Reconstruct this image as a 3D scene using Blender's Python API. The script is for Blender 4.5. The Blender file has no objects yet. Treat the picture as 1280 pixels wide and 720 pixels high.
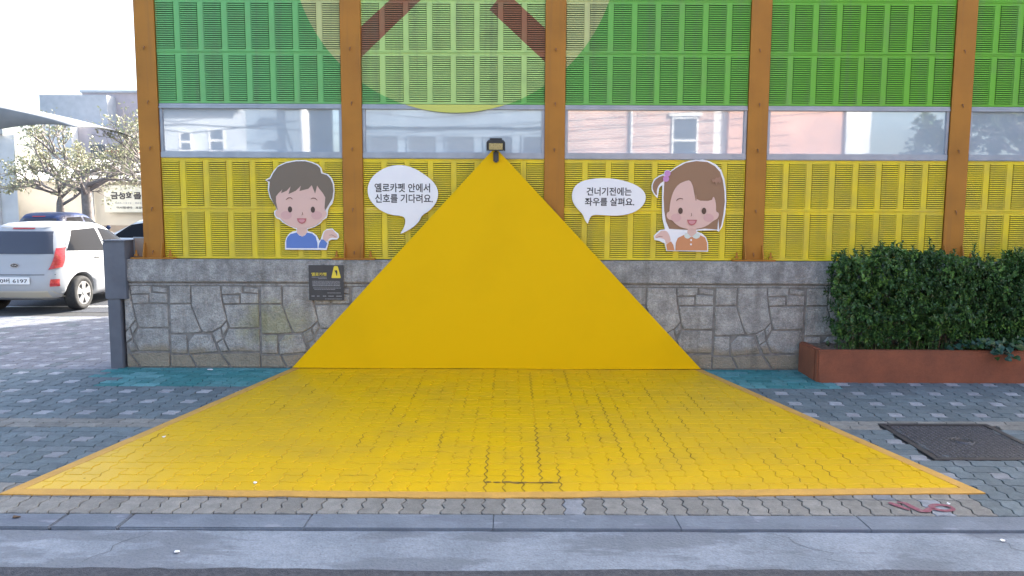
import bpy, bmesh, math, random
from mathutils import Vector, Matrix, Quaternion
from mathutils.geometry import tessellate_polygon
random.seed(7)
sc = bpy.context.scene
COL = sc.collection

# ------------------------------------------------------------------ camera
cam_d = bpy.data.cameras.new('camera'); cam = bpy.data.objects.new('camera', cam_d); COL.objects.link(cam)
yaw, pit, rol = 0.0022, 0.1043, 0.0042
cy_, sy_, cp_, sp_ = math.cos(yaw), math.sin(yaw), math.cos(pit), math.sin(pit)
fw = Vector((sy_*cp_, cy_*cp_, -sp_)); rt = Vector((cy_, -sy_, 0)); up = rt.cross(fw)
c_, s_ = math.cos(rol), math.sin(rol)
rt, up = rt*c_+up*s_, up*c_-rt*s_
M = Matrix((rt, up, -fw)).transposed().to_4x4(); M.translation = Vector((-0.4326, -7.6112, 1.6162))
cam.matrix_world = M
cam_d.sensor_fit = 'HORIZONTAL'; cam_d.sensor_width = 36; cam_d.lens = 36*950/1280
cam_d.clip_end = 2000; cam_d.clip_start = 0.05
sc.camera = cam

# ------------------------------------------------------------------ light
SUN_EL, SUN_AZ = math.radians(36), math.radians(43)      # azimuth measured from +Y towards +X
w = bpy.data.worlds.new('World'); sc.world = w; w.use_nodes = True
nt = w.node_tree; nt.nodes.clear()
so = nt.nodes.new('ShaderNodeOutputWorld'); bg = nt.nodes.new('ShaderNodeBackground'); sk = nt.nodes.new('ShaderNodeTexSky')
sk.sky_type = 'NISHITA'; sk.sun_disc = False; sk.sun_elevation = SUN_EL; sk.sun_rotation = SUN_AZ
sk.air_density = 1.0; sk.dust_density = 4.0; sk.ozone_density = 0.6
nt.links.new(sk.outputs[0], bg.inputs[0]); nt.links.new(bg.outputs[0], so.inputs[0]); bg.inputs[1].default_value = 0.14
sd = bpy.data.lights.new('sun', 'SUN'); sd.energy = 4.0; sd.angle = math.radians(0.6); sd.color = (1, .95, .86)
sun = bpy.data.objects.new('sun', sd); COL.objects.link(sun)
dsun = Vector((math.sin(SUN_AZ)*math.cos(SUN_EL), math.cos(SUN_AZ)*math.cos(SUN_EL), math.sin(SUN_EL)))
sun.rotation_mode = 'QUATERNION'; sun.rotation_quaternion = dsun.to_track_quat('Z', 'Y'); sun.location = (20, 20, 20)
sc.view_settings.view_transform = 'Standard'; sc.view_settings.look = 'None'
sc.view_settings.gamma = 1; sc.view_settings.exposure = 2.12

# ------------------------------------------------------------------ helpers
def mat(name, c1, c2=None, rough=.7, nscale=6, bump=0, bscale=60, metal=0, spec=.5, detail=5, attr=None, lo=.35, hi=.65, speck=None):
    m = bpy.data.materials.new(name); m.use_nodes = True
    n = m.node_tree.nodes; l = m.node_tree.links; p = n['Principled BSDF']
    p.inputs['Roughness'].default_value = rough; p.inputs['Metallic'].default_value = metal
    p.inputs['Specular IOR Level'].default_value = spec
    geo = n.new('ShaderNodeNewGeometry'); base = None
    if attr:
        a = n.new('ShaderNodeAttribute'); a.attribute_name = attr; base = a.outputs['Color']
    if c2 is not None:
        t = n.new('ShaderNodeTexNoise'); t.inputs['Scale'].default_value = nscale; t.inputs['Detail'].default_value = detail
        l.new(geo.outputs['Position'], t.inputs['Vector'])
        r = n.new('ShaderNodeMapRange'); r.inputs[1].default_value = lo; r.inputs[2].default_value = hi
        l.new(t.outputs[0], r.inputs[0])
        mx = n.new('ShaderNodeMix'); mx.data_type = 'RGBA'
        l.new(r.outputs[0], mx.inputs[0])
        if attr:
            mx.blend_type = 'MULTIPLY'; l.new(base, mx.inputs[6]); mx.inputs[7].default_value = (*c2, 1)
        else:
            mx.inputs[6].default_value = (*c1, 1); mx.inputs[7].default_value = (*c2, 1)
        base = mx.outputs[2]
    if speck and base is not None:
        sc_, amt = speck
        for k_, (s_, a_) in enumerate(((sc_, amt), (sc_*.27, amt*.7))):
            t3 = n.new('ShaderNodeTexNoise'); t3.inputs['Scale'].default_value = s_; t3.inputs['Detail'].default_value = 4; t3.inputs['Roughness'].default_value = .7
            l.new(geo.outputs['Position'], t3.inputs['Vector'])
            r3 = n.new('ShaderNodeMapRange'); r3.inputs[1].default_value = .3; r3.inputs[2].default_value = .7; r3.inputs[3].default_value = 1-a_; r3.inputs[4].default_value = 1+a_*.8; r3.clamp = True
            l.new(t3.outputs[0], r3.inputs[0])
            m3 = n.new('ShaderNodeMix'); m3.data_type = 'RGBA'; m3.blend_type = 'MULTIPLY'; m3.inputs[0].default_value = 1
            l.new(base, m3.inputs[6]); l.new(r3.outputs[0], m3.inputs[7]); base = m3.outputs[2]
    if base is not None: l.new(base, p.inputs['Base Color'])
    else: p.inputs['Base Color'].default_value = (*c1, 1)
    if bump:
        t2 = n.new('ShaderNodeTexNoise'); t2.inputs['Scale'].default_value = bscale; t2.inputs['Detail'].default_value = 6
        l.new(geo.outputs['Position'], t2.inputs['Vector'])
        b = n.new('ShaderNodeBump'); b.inputs['Strength'].default_value = min(1, bump); b.inputs['Distance'].default_value = .01*max(1, bump)
        l.new(t2.outputs[0], b.inputs['Height']); l.new(b.outputs[0], p.inputs['Normal'])
    return m

def tag(o, label=None, cat=None, group=None, kind=None):
    if label: o['label'] = label
    if cat: o['category'] = cat
    if group: o['group'] = group
    if kind: o['kind'] = kind
    return o
def empty(name, loc=(0, 0, 0), label=None, cat=None, group=None, rz=0):
    o = bpy.data.objects.new(name, None); COL.objects.link(o); o.location = loc; o.rotation_euler = (0, 0, rz)
    o.empty_display_size = .1
    return tag(o, label, cat, group)
def link(name, me, parent=None):
    o = bpy.data.objects.new(name, me); COL.objects.link(o)
    if parent: o.parent = parent
    return o
def obj(name, bm, m, parent=None, smooth=False):
    me = bpy.data.meshes.new(name); bmesh.ops.recalc_face_normals(bm, faces=bm.faces[:]); bm.to_mesh(me); bm.free()
    for x in (m if isinstance(m, (list, tuple)) else [m]): me.materials.append(x)
    if smooth:
        for p in me.polygons: p.use_smooth = True
    return link(name, me, parent)
def pobj(name, verts, faces, m, parent=None, smooth=False, mi=None):
    me = bpy.data.meshes.new(name); me.from_pydata(verts, [], faces)
    for x in (m if isinstance(m, (list, tuple)) else [m]): me.materials.append(x)
    if mi:
        for p, k in zip(me.polygons, mi): p.material_index = k
    if smooth:
        for p in me.polygons: p.use_smooth = True
    me.update()
    return link(name, me, parent)
def add_box(bm, x0, x1, y0, y1, z0, z1, bev=0, mi=0):
    r = bmesh.ops.create_cube(bm, size=1)
    for v in r['verts']:
        v.co = Vector((x0+(v.co.x+.5)*(x1-x0), y0+(v.co.y+.5)*(y1-y0), z0+(v.co.z+.5)*(z1-z0)))
    es = set(); fs = set()
    for v in r['verts']:
        es.update(v.link_edges); fs.update(v.link_faces)
    for f in fs: f.material_index = mi
    if bev: bmesh.ops.bevel(bm, geom=list(es), offset=bev, segments=2, affect='EDGES')
def box(name, x0, x1, y0, y1, z0, z1, m, parent=None, bev=0):
    bm = bmesh.new(); add_box(bm, x0, x1, y0, y1, z0, z1, bev); return obj(name, bm, m, parent)
def add_tube(bm, pts, rads, n=7, cap=True):
    pts = [Vector(p) for p in pts]
    if not isinstance(rads, (list, tuple)): rads = [rads]*len(pts)
    rings = []
    for i, p in enumerate(pts):
        d = (pts[min(i+1, len(pts)-1)]-pts[max(i-1, 0)]).normalized()
        a = d.cross(Vector((0, 0, 1)))
        if a.length < .05: a = d.cross(Vector((1, 0, 0)))
        a.normalize(); b = d.cross(a)
        rings.append([bm.verts.new(p+(a*math.cos(t)+b*math.sin(t))*rads[i]) for t in [k*2*math.pi/n for k in range(n)]])
    for r0, r1 in zip(rings, rings[1:]):
        for k in range(n): bm.faces.new((r0[k], r0[(k+1) % n], r1[(k+1) % n], r1[k]))
    if cap: bm.faces.new(rings[0][::-1]); bm.faces.new(rings[-1])
def tube(name, pts, r, m, parent=None, n=8): 
    bm = bmesh.new(); add_tube(bm, pts, r, n); return obj(name, bm, m, parent, True)
def chaikin(p, k=2):
    for _ in range(k):
        q = []
        for a, b in zip(p, p[1:]+p[:1]):
            q += [(a[0]*.75+b[0]*.25, a[1]*.75+b[1]*.25), (a[0]*.25+b[0]*.75, a[1]*.25+b[1]*.75)]
        p = q
    return p
def plate(name, pts, y0, y1, m, parent=None):
    """outline in the XZ plane with real thickness from y0 (front) to y1 (back)"""
    bm = bmesh.new()
    a = [bm.verts.new((p[0], y0, p[1])) for p in pts]; b = [bm.verts.new((p[0], y1, p[1])) for p in pts]
    n = len(pts)
    for t in tessellate_polygon([[Vector((p[0], p[1], 0)) for p in pts]]):
        if len(set(t)) == 3:
            bm.faces.new([a[i] for i in t]); bm.faces.new([b[i] for i in t[::-1]])
    for k in range(n): bm.faces.new((a[k], a[(k+1) % n], b[(k+1) % n], b[k]))
    return obj(name, bm, m, parent)
def ell(cx, cz, rx, rz, n=20): return [(cx+rx*math.cos(t*2*math.pi/n), cz+rz*math.sin(t*2*math.pi/n)) for t in range(n)]
def ribbon_pts(pl, wd):
    L, R = [], []
    for i, p in enumerate(pl):
        a = pl[max(i-1, 0)]; b = pl[min(i+1, len(pl)-1)]
        dx, dz = b[0]-a[0], b[1]-a[1]; q = math.hypot(dx, dz) or 1
        t = i/(len(pl)-1); ww = wd*(.55+.45*math.sin(math.pi*t))/2
        L.append((p[0]-dz/q*ww, p[1]+dx/q*ww)); R.append((p[0]+dz/q*ww, p[1]-dx/q*ww))
    return L+R[::-1]
def text_mesh(name, s, x0, x1, z0, z1, y, m, parent=None, bold=.0, basis=None, depth=.0015):
    """lettering fitted into a rectangle of the XZ plane, or of the plane given by basis(x, z, y)"""
    cu = bpy.data.curves.new(name, 'FONT'); cu.body = s; cu.size = 1; cu.offset = bold; cu.resolution_u = 3
    t = bpy.data.objects.new(name, cu); COL.objects.link(t)
    dg = bpy.context.evaluated_depsgraph_get(); me = bpy.data.meshes.new_from_object(t.evaluated_get(dg))
    bpy.data.objects.remove(t)
    vs = me.vertices; xs = [v.co.x for v in vs]; ys = [v.co.y for v in vs]
    ax, bx, ay, by = min(xs), max(xs), min(ys), max(ys)
    for v in vs:
        X = x0+(v.co.x-ax)/(bx-ax)*(x1-x0); Z = z0+(v.co.y-ay)/(by-ay)*(z1-z0)
        v.co = (X, y, Z) if basis is None else basis(X, Z, y)
    me.name = name; me.materials.clear(); me.materials.append(m)
    return link(name, me, parent)

SL = .02                                   # the pavement rises 2 % towards the wall
def gz(y): return SL*min(y, 0)

# ------------------------------------------------------------------ materials
M_ = {}
M_['asphalt'] = mat('asphalt', (.05, .056, .072), (.075, .082, .1), .85, 30, 1.2, 160, speck=(230, .45))
M_['dirt'] = mat('ground_dirt', (.16, .15, .14), (.22, .21, .2), .9, 2, .4, 30)
M_['joint'] = mat('joint_sand', (.03, .032, .036), (.06, .06, .06), .95, 30)
M_['paver'] = mat('paver', None, (.70, .70, .71), .8, 14, .5, 180, attr='pcol', lo=.3, hi=.75, spec=.3, speck=(210, .22))
M_['carpet'] = mat('carpet_yellow_paint', (.665, .41, .003), (.57, .355, .014), .42, 2.6, .3, 90, detail=9, spec=.3, lo=.42, hi=.75)
M_['carpet_border'] = mat('ochre_border_paint', (.58, .33, .075), (.50, .285, .07), .7, 8, .3, 140, spec=.25, speck=(160, .12))
M_['crack'] = mat('open_joint', (.07, .05, .02), (.22, .13, .02), .9, 25)
M_['board_yellow'] = mat('wall_yellow_film', (.765, .475, .001), (.69, .425, .001), .5, 1.3, .06, 25, spec=.12, lo=.5, hi=.9, detail=9)
M_['kerb'] = mat('kerb_concrete', (.165, .195, .235), (.13, .155, .19), .8, 5, .4, 60, spec=.3, speck=(150, .14))
M_['gutter'] = mat('gutter_concrete', (.25, .285, .33), (.18, .21, .245), .9, 2.6, .7, 60, detail=10, spec=.25, speck=(90, .2))

def stain(m, scale, lo, hi, colr, amt):
    n = m.node_tree.nodes; l = m.node_tree.links; p = n['Principled BSDF']; prev = p.inputs['Base Color'].links[0].from_socket
    geo = n.new('ShaderNodeNewGeometry'); mp = n.new('ShaderNodeMapping'); mp.inputs['Scale'].default_value = scale; l.new(geo.outputs['Position'], mp.inputs[0])
    t = n.new('ShaderNodeTexNoise'); t.inputs['Scale'].default_value = 1; t.inputs['Detail'].default_value = 7; t.inputs['Roughness'].default_value = .6; l.new(mp.outputs[0], t.inputs['Vector'])
    r = n.new('ShaderNodeMapRange'); r.inputs[1].default_value = lo; r.inputs[2].default_value = hi; r.inputs[4].default_value = amt; l.new(t.outputs[0], r.inputs[0])
    x = n.new('ShaderNodeMix'); x.data_type = 'RGBA'; l.new(r.outputs[0], x.inputs[0]); l.new(prev, x.inputs[6]); x.inputs[7].default_value = (*colr, 1); l.new(x.outputs[2], p.inputs['Base Color'])
M_['wet'] = mat('puddle_water', (.05, .055, .06), None, .06, spec=.8)
stain(M_['gutter'], (1.1, 3.5, 1), .52, .57, (.12, .135, .158), .6); stain(M_['gutter'], (40, 40, 1), .66, .72, (.07, .075, .09), .8)
stain(M_['kerb'], (2.2, 9, 1), .56, .62, (.12, .135, .175), .55); stain(M_['kerb'], (5, 11, 1), .62, .68, (.27, .29, .34), .5)
M_['dark'] = mat('dark_rubber', (.02, .02, .022), None, .8)
M_['absorber'] = mat('absorber_cloth', (.035, .033, .03), None, .95)
M_['post'] = mat('post_brown_paint', (.42, .185, .032), (.33, .145, .028), .5, 2.5, .1, 60, spec=.2, detail=8, lo=.4, hi=.75)
stain(M_['post'], (14, 1, .6), .52, .75, (.22, .12, .05), .5)
M_['rust'] = mat('rusty_pin', (.20, .10, .045), (.3, .14, .05), .8, 60)
M_['rail'] = mat('aluminium_rail', (.36, .40, .45), (.29, .33, .38), .45, 6, metal=.35)
M_['white'] = mat('white_print', (.82, .83, .85), (.79, .80, .83), .45, 8)
M_['ink'] = mat('dark_print', (.03, .03, .037), None, .5)
M_['hair_boy'] = mat('grey_brown_print', (.17, .135, .10), None, .5)
M_['hair_girl'] = mat('brown_print', (.28, .16, .09), None, .5)
M_['hair_shine'] = mat('light_brown_print', (.36, .2, .13), None, .5)
M_['skin'] = mat('skin_print', (.69, .465, .40), None, .5)
M_['blush'] = mat('blush_print', (.63, .38, .36), None, .5)
M_['mouth'] = mat('mouth_print', (.45, .12, .13), None, .5)
M_['tongue'] = mat('tongue_print', (.58, .27, .29), None, .5)
M_['eye'] = mat('eye_print', (.07, .04, .03), None, .4)
M_['line'] = mat('line_print', (.16, .07, .05), None, .5)
M_['blue_print'] = mat('blue_print', (.105, .2, .52), None, .5)
M_['orange_print'] = mat('orange_print', (.58, .25, .11), None, .5)
M_['pink_print'] = mat('pink_print', (.52, .24, .5), None, .4)
M_['collar'] = mat('collar_print', (.62, .68, .62), None, .5)
M_['plaque'] = mat('plaque_charcoal', (.045, .044, .047), (.055, .054, .058), .4, 8)
M_['plaque_yellow'] = mat('plaque_yellow_print', (.75, .6, .05), None, .5)
M_['plaque_grey'] = mat('plaque_grey_print', (.30, .30, .32), None, .5)
M_['soil'] = mat('soil', (.10, .075, .055), (.2, .16, .12), .95, 30, .9, 90)
M_['planter'] = mat('planter_red_brown_paint', (.27, .098, .055), (.215, .082, .05), .8, 5, .3, 60, spec=.15, speck=(120, .1))
M_['gatepost'] = mat('grey_gate_paint', (.125, .135, .16), (.10, .108, .13), .55, 6, .1, 50)
M_['iron'] = mat('cast_iron', (.035, .035, .042), (.06, .058, .062), .55, 20, .3, 150, metal=.3)
M_['iron_worn'] = mat('worn_iron_stud', (.16, .16, .175), (.05, .05, .06), .45, 90, metal=.5)
M_['beige'] = mat('beige_sheet', (.35, .28, .22), (.3, .24, .19), .6, 5)
M_['lampblack'] = mat('lamp_black_paint', (.045, .05, .055), None, .45)
M_['lampglass'] = mat('lamp_glass', (.55, .46, .22), (.35, .28, .12), .15, 120)
M_['graffiti'] = mat('red_spray_paint', (.20, .055, .085), (.24, .17, .17), .8, 40, lo=.5, hi=.85)
M_['paper'] = mat('white_paper', (.8, .8, .8), None, .8)
M_['leaf_dead'] = mat('dead_leaf', (.09, .06, .04), (.16, .1, .06), .9, 40)
M_['linepaint'] = mat('white_road_paint', (.75, .75, .74), (.55, .55, .55), .7, 15)

def wall_mat(name, c1, c2):
    m = mat(name, c1, c2, .92, 9, 1.8, 55, detail=9, spec=.2, speck=(95, .32))
    n = m.node_tree.nodes; l = m.node_tree.links; p = n['Principled BSDF']
    prev = p.inputs['Base Color'].links[0].from_socket
    geo = n.new('ShaderNodeNewGeometry'); sep = n.new('ShaderNodeSeparateXYZ'); l.new(geo.outputs['Position'], sep.inputs[0])
    def noise(s, d=6):
        t = n.new('ShaderNodeTexNoise'); t.inputs['Scale'].default_value = s; t.inputs['Detail'].default_value = d
        l.new(geo.outputs['Position'], t.inputs['Vector']); return t.outputs[0]
    def math_(op, a, b=0.0):
        q = n.new('ShaderNodeMath'); q.operation = op
        for i, x in enumerate((a, b)):
            if isinstance(x, (int, float)): q.inputs[i].default_value = x
            else: l.new(x, q.inputs[i])
        return q.outputs[0]
    def rng(v, a, b):
        r = n.new('ShaderNodeMapRange'); r.inputs[1].default_value = a; r.inputs[2].default_value = b; l.new(v, r.inputs[0]); return r.outputs[0]
    def mix(fac, a, colr):
        x = n.new('ShaderNodeMix'); x.data_type = 'RGBA'; l.new(fac, x.inputs[0]); l.new(a, x.inputs[6]); x.inputs[7].default_value = (*colr, 1); return x.outputs[2]
    # splash mud along the foot of the wall, with an uneven upper edge
    h = math_('ADD', sep.outputs[2], math_('MULTIPLY', math_('SUBTRACT', noise(3.5), .5), .28))
    prev = mix(math_('MULTIPLY', rng(h, .24, .17), .8), prev, (.27, .225, .155))
    # dark water runs below the coping
    mp = n.new('ShaderNodeMapping'); mp.inputs['Scale'].default_value = (7, 1, .9); l.new(geo.outputs['Position'], mp.inputs[0])
    t = n.new('ShaderNodeTexNoise'); t.inputs['Scale'].default_value = 1.3; t.inputs['Detail'].default_value = 5; l.new(mp.outputs[0], t.inputs['Vector'])
    prev = mix(math_('MULTIPLY', rng(t.outputs[0], .5, .75), .55), prev, (.115, .11, .095))
    # moss patch
    dx = math_('MULTIPLY', math_('ADD', sep.outputs[0], 2.82), 1.6); dz = math_('MULTIPLY', math_('SUBTRACT', sep.outputs[2], .46), 2.6)
    d = math_('ADD', math_('POWER', math_('ABSOLUTE', dx), 2), math_('POWER', math_('ABSOLUTE', dz), 2))
    d = math_('ADD', d, math_('MULTIPLY', math_('SUBTRACT', noise(9), .5), .9))
    prev = mix(math_('MULTIPLY', rng(d, .45, .02), .45), prev, (.26, .25, .06))
    l.new(prev, p.inputs['Base Color'])
    return m
M_['stone'] = wall_mat('cast_stone', (.44, .43, .405), (.31, .305, .29))
M_['coping'] = wall_mat('coping_concrete', (.40, .40, .39), (.27, .27, .265))
M_['wallgap'] = mat('stone_joint', (.17, .165, .155), (.25, .24, .225), .95, 20)

# painted mural of the barrier, laid out on the wall in metres (a pale disc, brown branches, green ground)
def mural():
    m = bpy.data.materials.new('mural_green_paint'); m.use_nodes = True
    n = m.node_tree.nodes; l = m.node_tree.links; p = n['Principled BSDF']; p.inputs['Roughness'].default_value = .45; p.inputs['Specular IOR Level'].default_value = .25
    geo = n.new('ShaderNodeNewGeometry'); sep = n.new('ShaderNodeSeparateXYZ'); l.new(geo.outputs['Position'], sep.inputs[0])
    X, Z = sep.outputs[0], sep.outputs[2]
    def mt(op, a, b=0.0):
        q = n.new('ShaderNodeMath'); q.operation = op
        for i, x in enumerate((a, b)):
            if isinstance(x, (int, float)): q.inputs[i].default_value = x
            else: l.new(x, q.inputs[i])
        return q.outputs[0]
    def mix(fac, a, colr):
        x = n.new('ShaderNodeMix'); x.data_type = 'RGBA'; l.new(fac, x.inputs[0])
        if isinstance(a, tuple): x.inputs[6].default_value = (*a, 1)
        else: l.new(a, x.inputs[6])
        x.inputs[7].default_value = (*colr, 1); return x.outputs[2]
    def band(px, pz, qx, qz):     # positive on the left of p->q
        dx, dz = qx-px, qz-pz
        return mt('SUBTRACT', mt('MULTIPLY', mt('SUBTRACT', Z, pz), dx), mt('MULTIPLY', mt('SUBTRACT', X, px), dz))
    def pos(v): return mt('GREATER_THAN', v, 0.0)
    r = n.new('ShaderNodeMapRange'); r.inputs[1].default_value = -3; r.inputs[2].default_value = 3.; l.new(X, r.inputs[0])
    col = mix(r.outputs[0], (.17, .48, .17), (.16, .45, .045))  # bluer green towards the left: glare veil put into the paint colour
    disc = mt('LESS_THAN', mt('ADD', mt('POWER', mt('ABSOLUTE', mt('ADD', X, .985)), 2.0), mt('POWER', mt('ABSOLUTE', mt('SUBTRACT', Z, 4.135)), 2.0)), 1.585**2)
    col = mix(disc, col, (.44, .64, .22))
    side = mt('MULTIPLY', disc, mt('GREATER_THAN', mt('ABSOLUTE', mt('ADD', X, 1.0)), 1.0))
    col = mix(side, col, (.53, .57, .25))
    lb = mt('MULTIPLY', mt('MULTIPLY', pos(band(-1.31, 3.62, -1.90, 3.08))if False else pos(band(-1.90, 3.08, -1.31, 3.63)), pos(band(-1.61, 3.63, -1.90, 3.37))), mt('GREATER_THAN', X, -1.95))
    rb = mt('MULTIPLY', mt('MULTIPLY', pos(band(-.65, 3.54, -.10, 3.045)), pos(band(-.10, 3.36, -.39, 3.62))), mt('MULTIPLY', pos(band(-.55, 3.66, -.65, 3.53)), mt('LESS_THAN', X, -.05)))
    br = mt('MAXIMUM', lb, rb)
    col = mix(br, col, (.30, .135, .07))
    # weathering
    t = n.new('ShaderNodeTexNoise'); t.inputs['Scale'].default_value = 4; t.inputs['Detail'].default_value = 8; l.new(geo.outputs['Position'], t.inputs['Vector'])
    rr = n.new('ShaderNodeMapRange'); rr.inputs[1].default_value = .5; rr.inputs[2].default_value = .8; rr.inputs[4].default_value = .35; l.new(t.outputs[0], rr.inputs[0])
    x = n.new('ShaderNodeMix'); x.data_type = 'RGBA'; l.new(rr.outputs[0], x.inputs[0]); l.new(col, x.inputs[6]); x.inputs[7].default_value = (.2, .25, .12, 1)
    l.new(x.outputs[2], p.inputs['Base Color'])
    return m
M_['mural'] = mural(); stain(M_['mural'], (9, 1, .5), .52, .75, (.20, .21, .16), .4)
M_['panel_yellow'] = mat('panel_yellow_paint', (.80, .63, .035), (.66, .53, .06), .45, 4, detail=7, spec=.25)
stain(M_['panel_yellow'], (9, 1, .5), .52, .75, (.42, .35, .09), .5); stain(M_['panel_yellow'], (60, 60, 60), .68, .73, (.2, .14, .05), .7)
M_['film_yellow'] = mat('pale_yellow_film', (.55, .58, .12), None, .4)

def glass_mat(name, tint, gl):
    m = bpy.data.materials.new(name); m.use_nodes = True
    n = m.node_tree.nodes; l = m.node_tree.links; n.remove(n['Principled BSDF']); out = n['Material Output']
    g = n.new('ShaderNodeBsdfGlossy'); g.inputs['Roughness'].default_value = .025; g.inputs['Color'].default_value = (.95, .97, 1, 1)
    d = n.new('ShaderNodeBsdfDiffuse'); d.inputs['Color'].default_value = (*tint, 1)
    geo = n.new('ShaderNodeNewGeometry')
    t = n.new('ShaderNodeTexNoise'); t.inputs['Scale'].default_value = 1.6; t.inputs['Detail'].default_value = 6; l.new(geo.outputs['Position'], t.inputs['Vector'])
    r = n.new('ShaderNodeMapRange'); r.inputs[1].default_value = .35; r.inputs[2].default_value = .7; r.inputs[3].default_value = gl+.06; r.inputs[4].default_value = gl-.08
    l.new(t.outputs[0], r.inputs[0])
    # the sheet is slightly wavy
    t2 = n.new('ShaderNodeTexNoise'); t2.inputs['Scale'].default_value = 2.2; t2.inputs['Detail'].default_value = 1; l.new(geo.outputs['Position'], t2.inputs['Vector'])
    b = n.new('ShaderNodeBump'); b.inputs['Strength'].default_value = .05; b.inputs['Distance'].default_value = .003; l.new(t2.outputs[0], b.inputs['Height']); l.new(b.outputs[0], g.inputs['Normal'])
    mx = n.new('ShaderNodeMixShader'); l.new(r.outputs[0], mx.inputs[0]); l.new(d.outputs[0], mx.inputs[1]); l.new(g.outputs[0], mx.inputs[2])
    l.new(mx.outputs[0], out.inputs[0]); return m
M_['glass'] = glass_mat('reflective_sheet', (.40, .47, .53), .25)

# ------------------------------------------------------------------ ground, road, kerb
def strip(name, x0, x1, prof, m, kind='structure'):
    v = []; f = []
    for (y, z) in prof: v += [(x0, y, z), (x1, y, z)]
    for i in range(len(prof)-1): f.append((2*i, 2*i+1, 2*i+3, 2*i+2))
    return tag(pobj(name, v, f, m), kind=kind)
strip('ground', -400, 400, [(-400, -.13), (-4.3, -.13), (-4.0, -.14), (-3.5, -.11), (-.02, -.04), (.3, -.04), (4.5, -.04), (400, -.04)], M_['dirt'])
# asphalt with a ragged edge against the gutter
v = []; f = []; N = 260
for i in range(N+1):
    x = -20+40*i/N
    v += [(x, -60, -.096), (x, -4.145+.02*math.sin(x*2.1)+random.uniform(-.008, .008), -.092)]
for i in range(N): f.append((2*i, 2*i+2, 2*i+3, 2*i+1))
tag(pobj('road', v, f, M_['asphalt']), kind='structure')
gut = []
v = []; f = []
ys = [-4.2, -4.12, -4.0, -3.9, -3.8, -3.737]; NX = 200
for i in range(NX+1):
    x = -12+20*i/NX
    for y in ys: v.append((x, y, -.0875-(0.012 if y < -4.15 else 0)+random.uniform(-.0015, .0015)))
for i in range(NX):
    for j in range(len(ys)-1):
        a = i*len(ys)+j; f.append((a, a+len(ys), a+len(ys)+1, a+1))
ng = len(f)
rgc = random.Random(4)
for x0 in (-2.3, .95, 2.0, -4.6):
    P = [(x0+rgc.uniform(-.03, .03)+.10*k*rgc.uniform(.5, 1.2)*(1 if x0 > 0 else -1)*.5, -3.745-.06*k) for k in range(7)]
    Q = ribbon_pts(P, .0032); b0 = len(v)
    for (x, y) in Q: v.append((x, max(y, -4.115), -.0855))
    for i in range(6): f.append((b0+i, b0+i+1, b0+12-i, b0+13-i))
tag(pobj('gutter', v, f, [M_['gutter'], M_['joint']], smooth=True, mi=[0]*ng+[1]*(len(f)-ng)), kind='structure')
bm = bmesh.new()
jx = [-12, -11, -10, -9, -8, -7, -6, -5, -4, -3.27, -2.87, -2.51, -1.52, -.52, .48, 1.49, 2.5, 3.5, 4.5, 5.5, 6.5, 7.5]
for a, b in zip(jx, jx[1:]): add_box(bm, a+(.004 if a < -2.4 else .0012), b-(.004 if b < -2.4 else .0012), -3.735, -3.553, -.2, -.0715+random.uniform(-.002, .001), .007 if a < -2.4 else .003)
tag(obj('kerb', bm, M_['kerb']), kind='structure')
# puddle left in the gutter
pud = [( -3.55+.32*math.cos(t)*(1+.25*math.sin(3*t)), -3.80+.05*math.sin(t)*(1+.3*math.cos(2*t)), -.0845) for t in [k*math.pi/14 for k in range(28)]]
tag(pobj('puddle', pud, [tuple(range(28))], M_['wet']), kind='structure')
strip('sidewalk_bed', -12, 8, [(-3.553, gz(-3.553)-.011), (0.02, -.011)], M_['joint'])
strip('side_street_bed', -12, -4.4, [(0.02, -.011), (4.05, -.011)], M_['joint'])
strip('side_street', -60, -3, [(4.05, -.006), (60, -.006)], M_['asphalt'])

# ------------------------------------------------------------------ interlocking pavers (zigzag edges, pinwheel of long stones round a pale square)
SX, SY = .11477, .1109
X0 = 2.0-1.5*SX
def zz(t): 
    t = t % 1.0
    return (4*t if t < .25 else 2-4*t if t < .75 else 4*t-4)
def pm(u, v): return (X0+SX*u+.0115*zz(v), -SY*v+.004*zz(u))
def paver_poly(u0, u1, v0, v1, gap=.003):
    P = []
    n = 4
    for k in range((u1-u0)*n): P.append((u0+k/n, v0))
    for k in range((v1-v0)*n): P.append((u1, v0+k/n))
    for k in range((u1-u0)*n): P.append((u1-k/n, v1))
    for k in range((v1-v0)*n): P.append((u0, v1-k/n))
    cx, cy = pm((u0+u1)/2, (v0+v1)/2)
    Q = []
    hw, hh = (u1-u0)*SX/2, (v1-v0)*SY/2
    for (u, v) in P:
        x, y = pm(u, v); Q.append((cx+(x-cx)*(1-gap/hw), cy+(y-cy)*(1-gap/hh)))
    return Q                       # clockwise seen from above (v grows towards -y)
pavers = []                        # (u0,u1,v0,v1,kind)
def cell(u, v):
    pavers.append((u+1, u+2, v+1, v+2, 'pale'))
    if (u//3+v//3) % 1 == 0:
        pavers.append((u, u+2, v, v+1, 'blue')); pavers.append((u+2, u+3, v, v+2, 'blue'))
        pavers.append((u+1, u+3, v+2, v+3, 'blue')); pavers.append((u, u+1, v+1, v+3, 'blue'))
U_lo, U_hi = -105, 48
for u in range(U_lo, U_hi, 3):
    cells_v = [4, 7, 10, 13, 19, 22, 25]
    if u < -57: cells_v += list(range(-32, 4, 3)) 
    if u == -57: cells_v += list(range(-32, -4, 3))
    for v in cells_v: cell(u, v)
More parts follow.
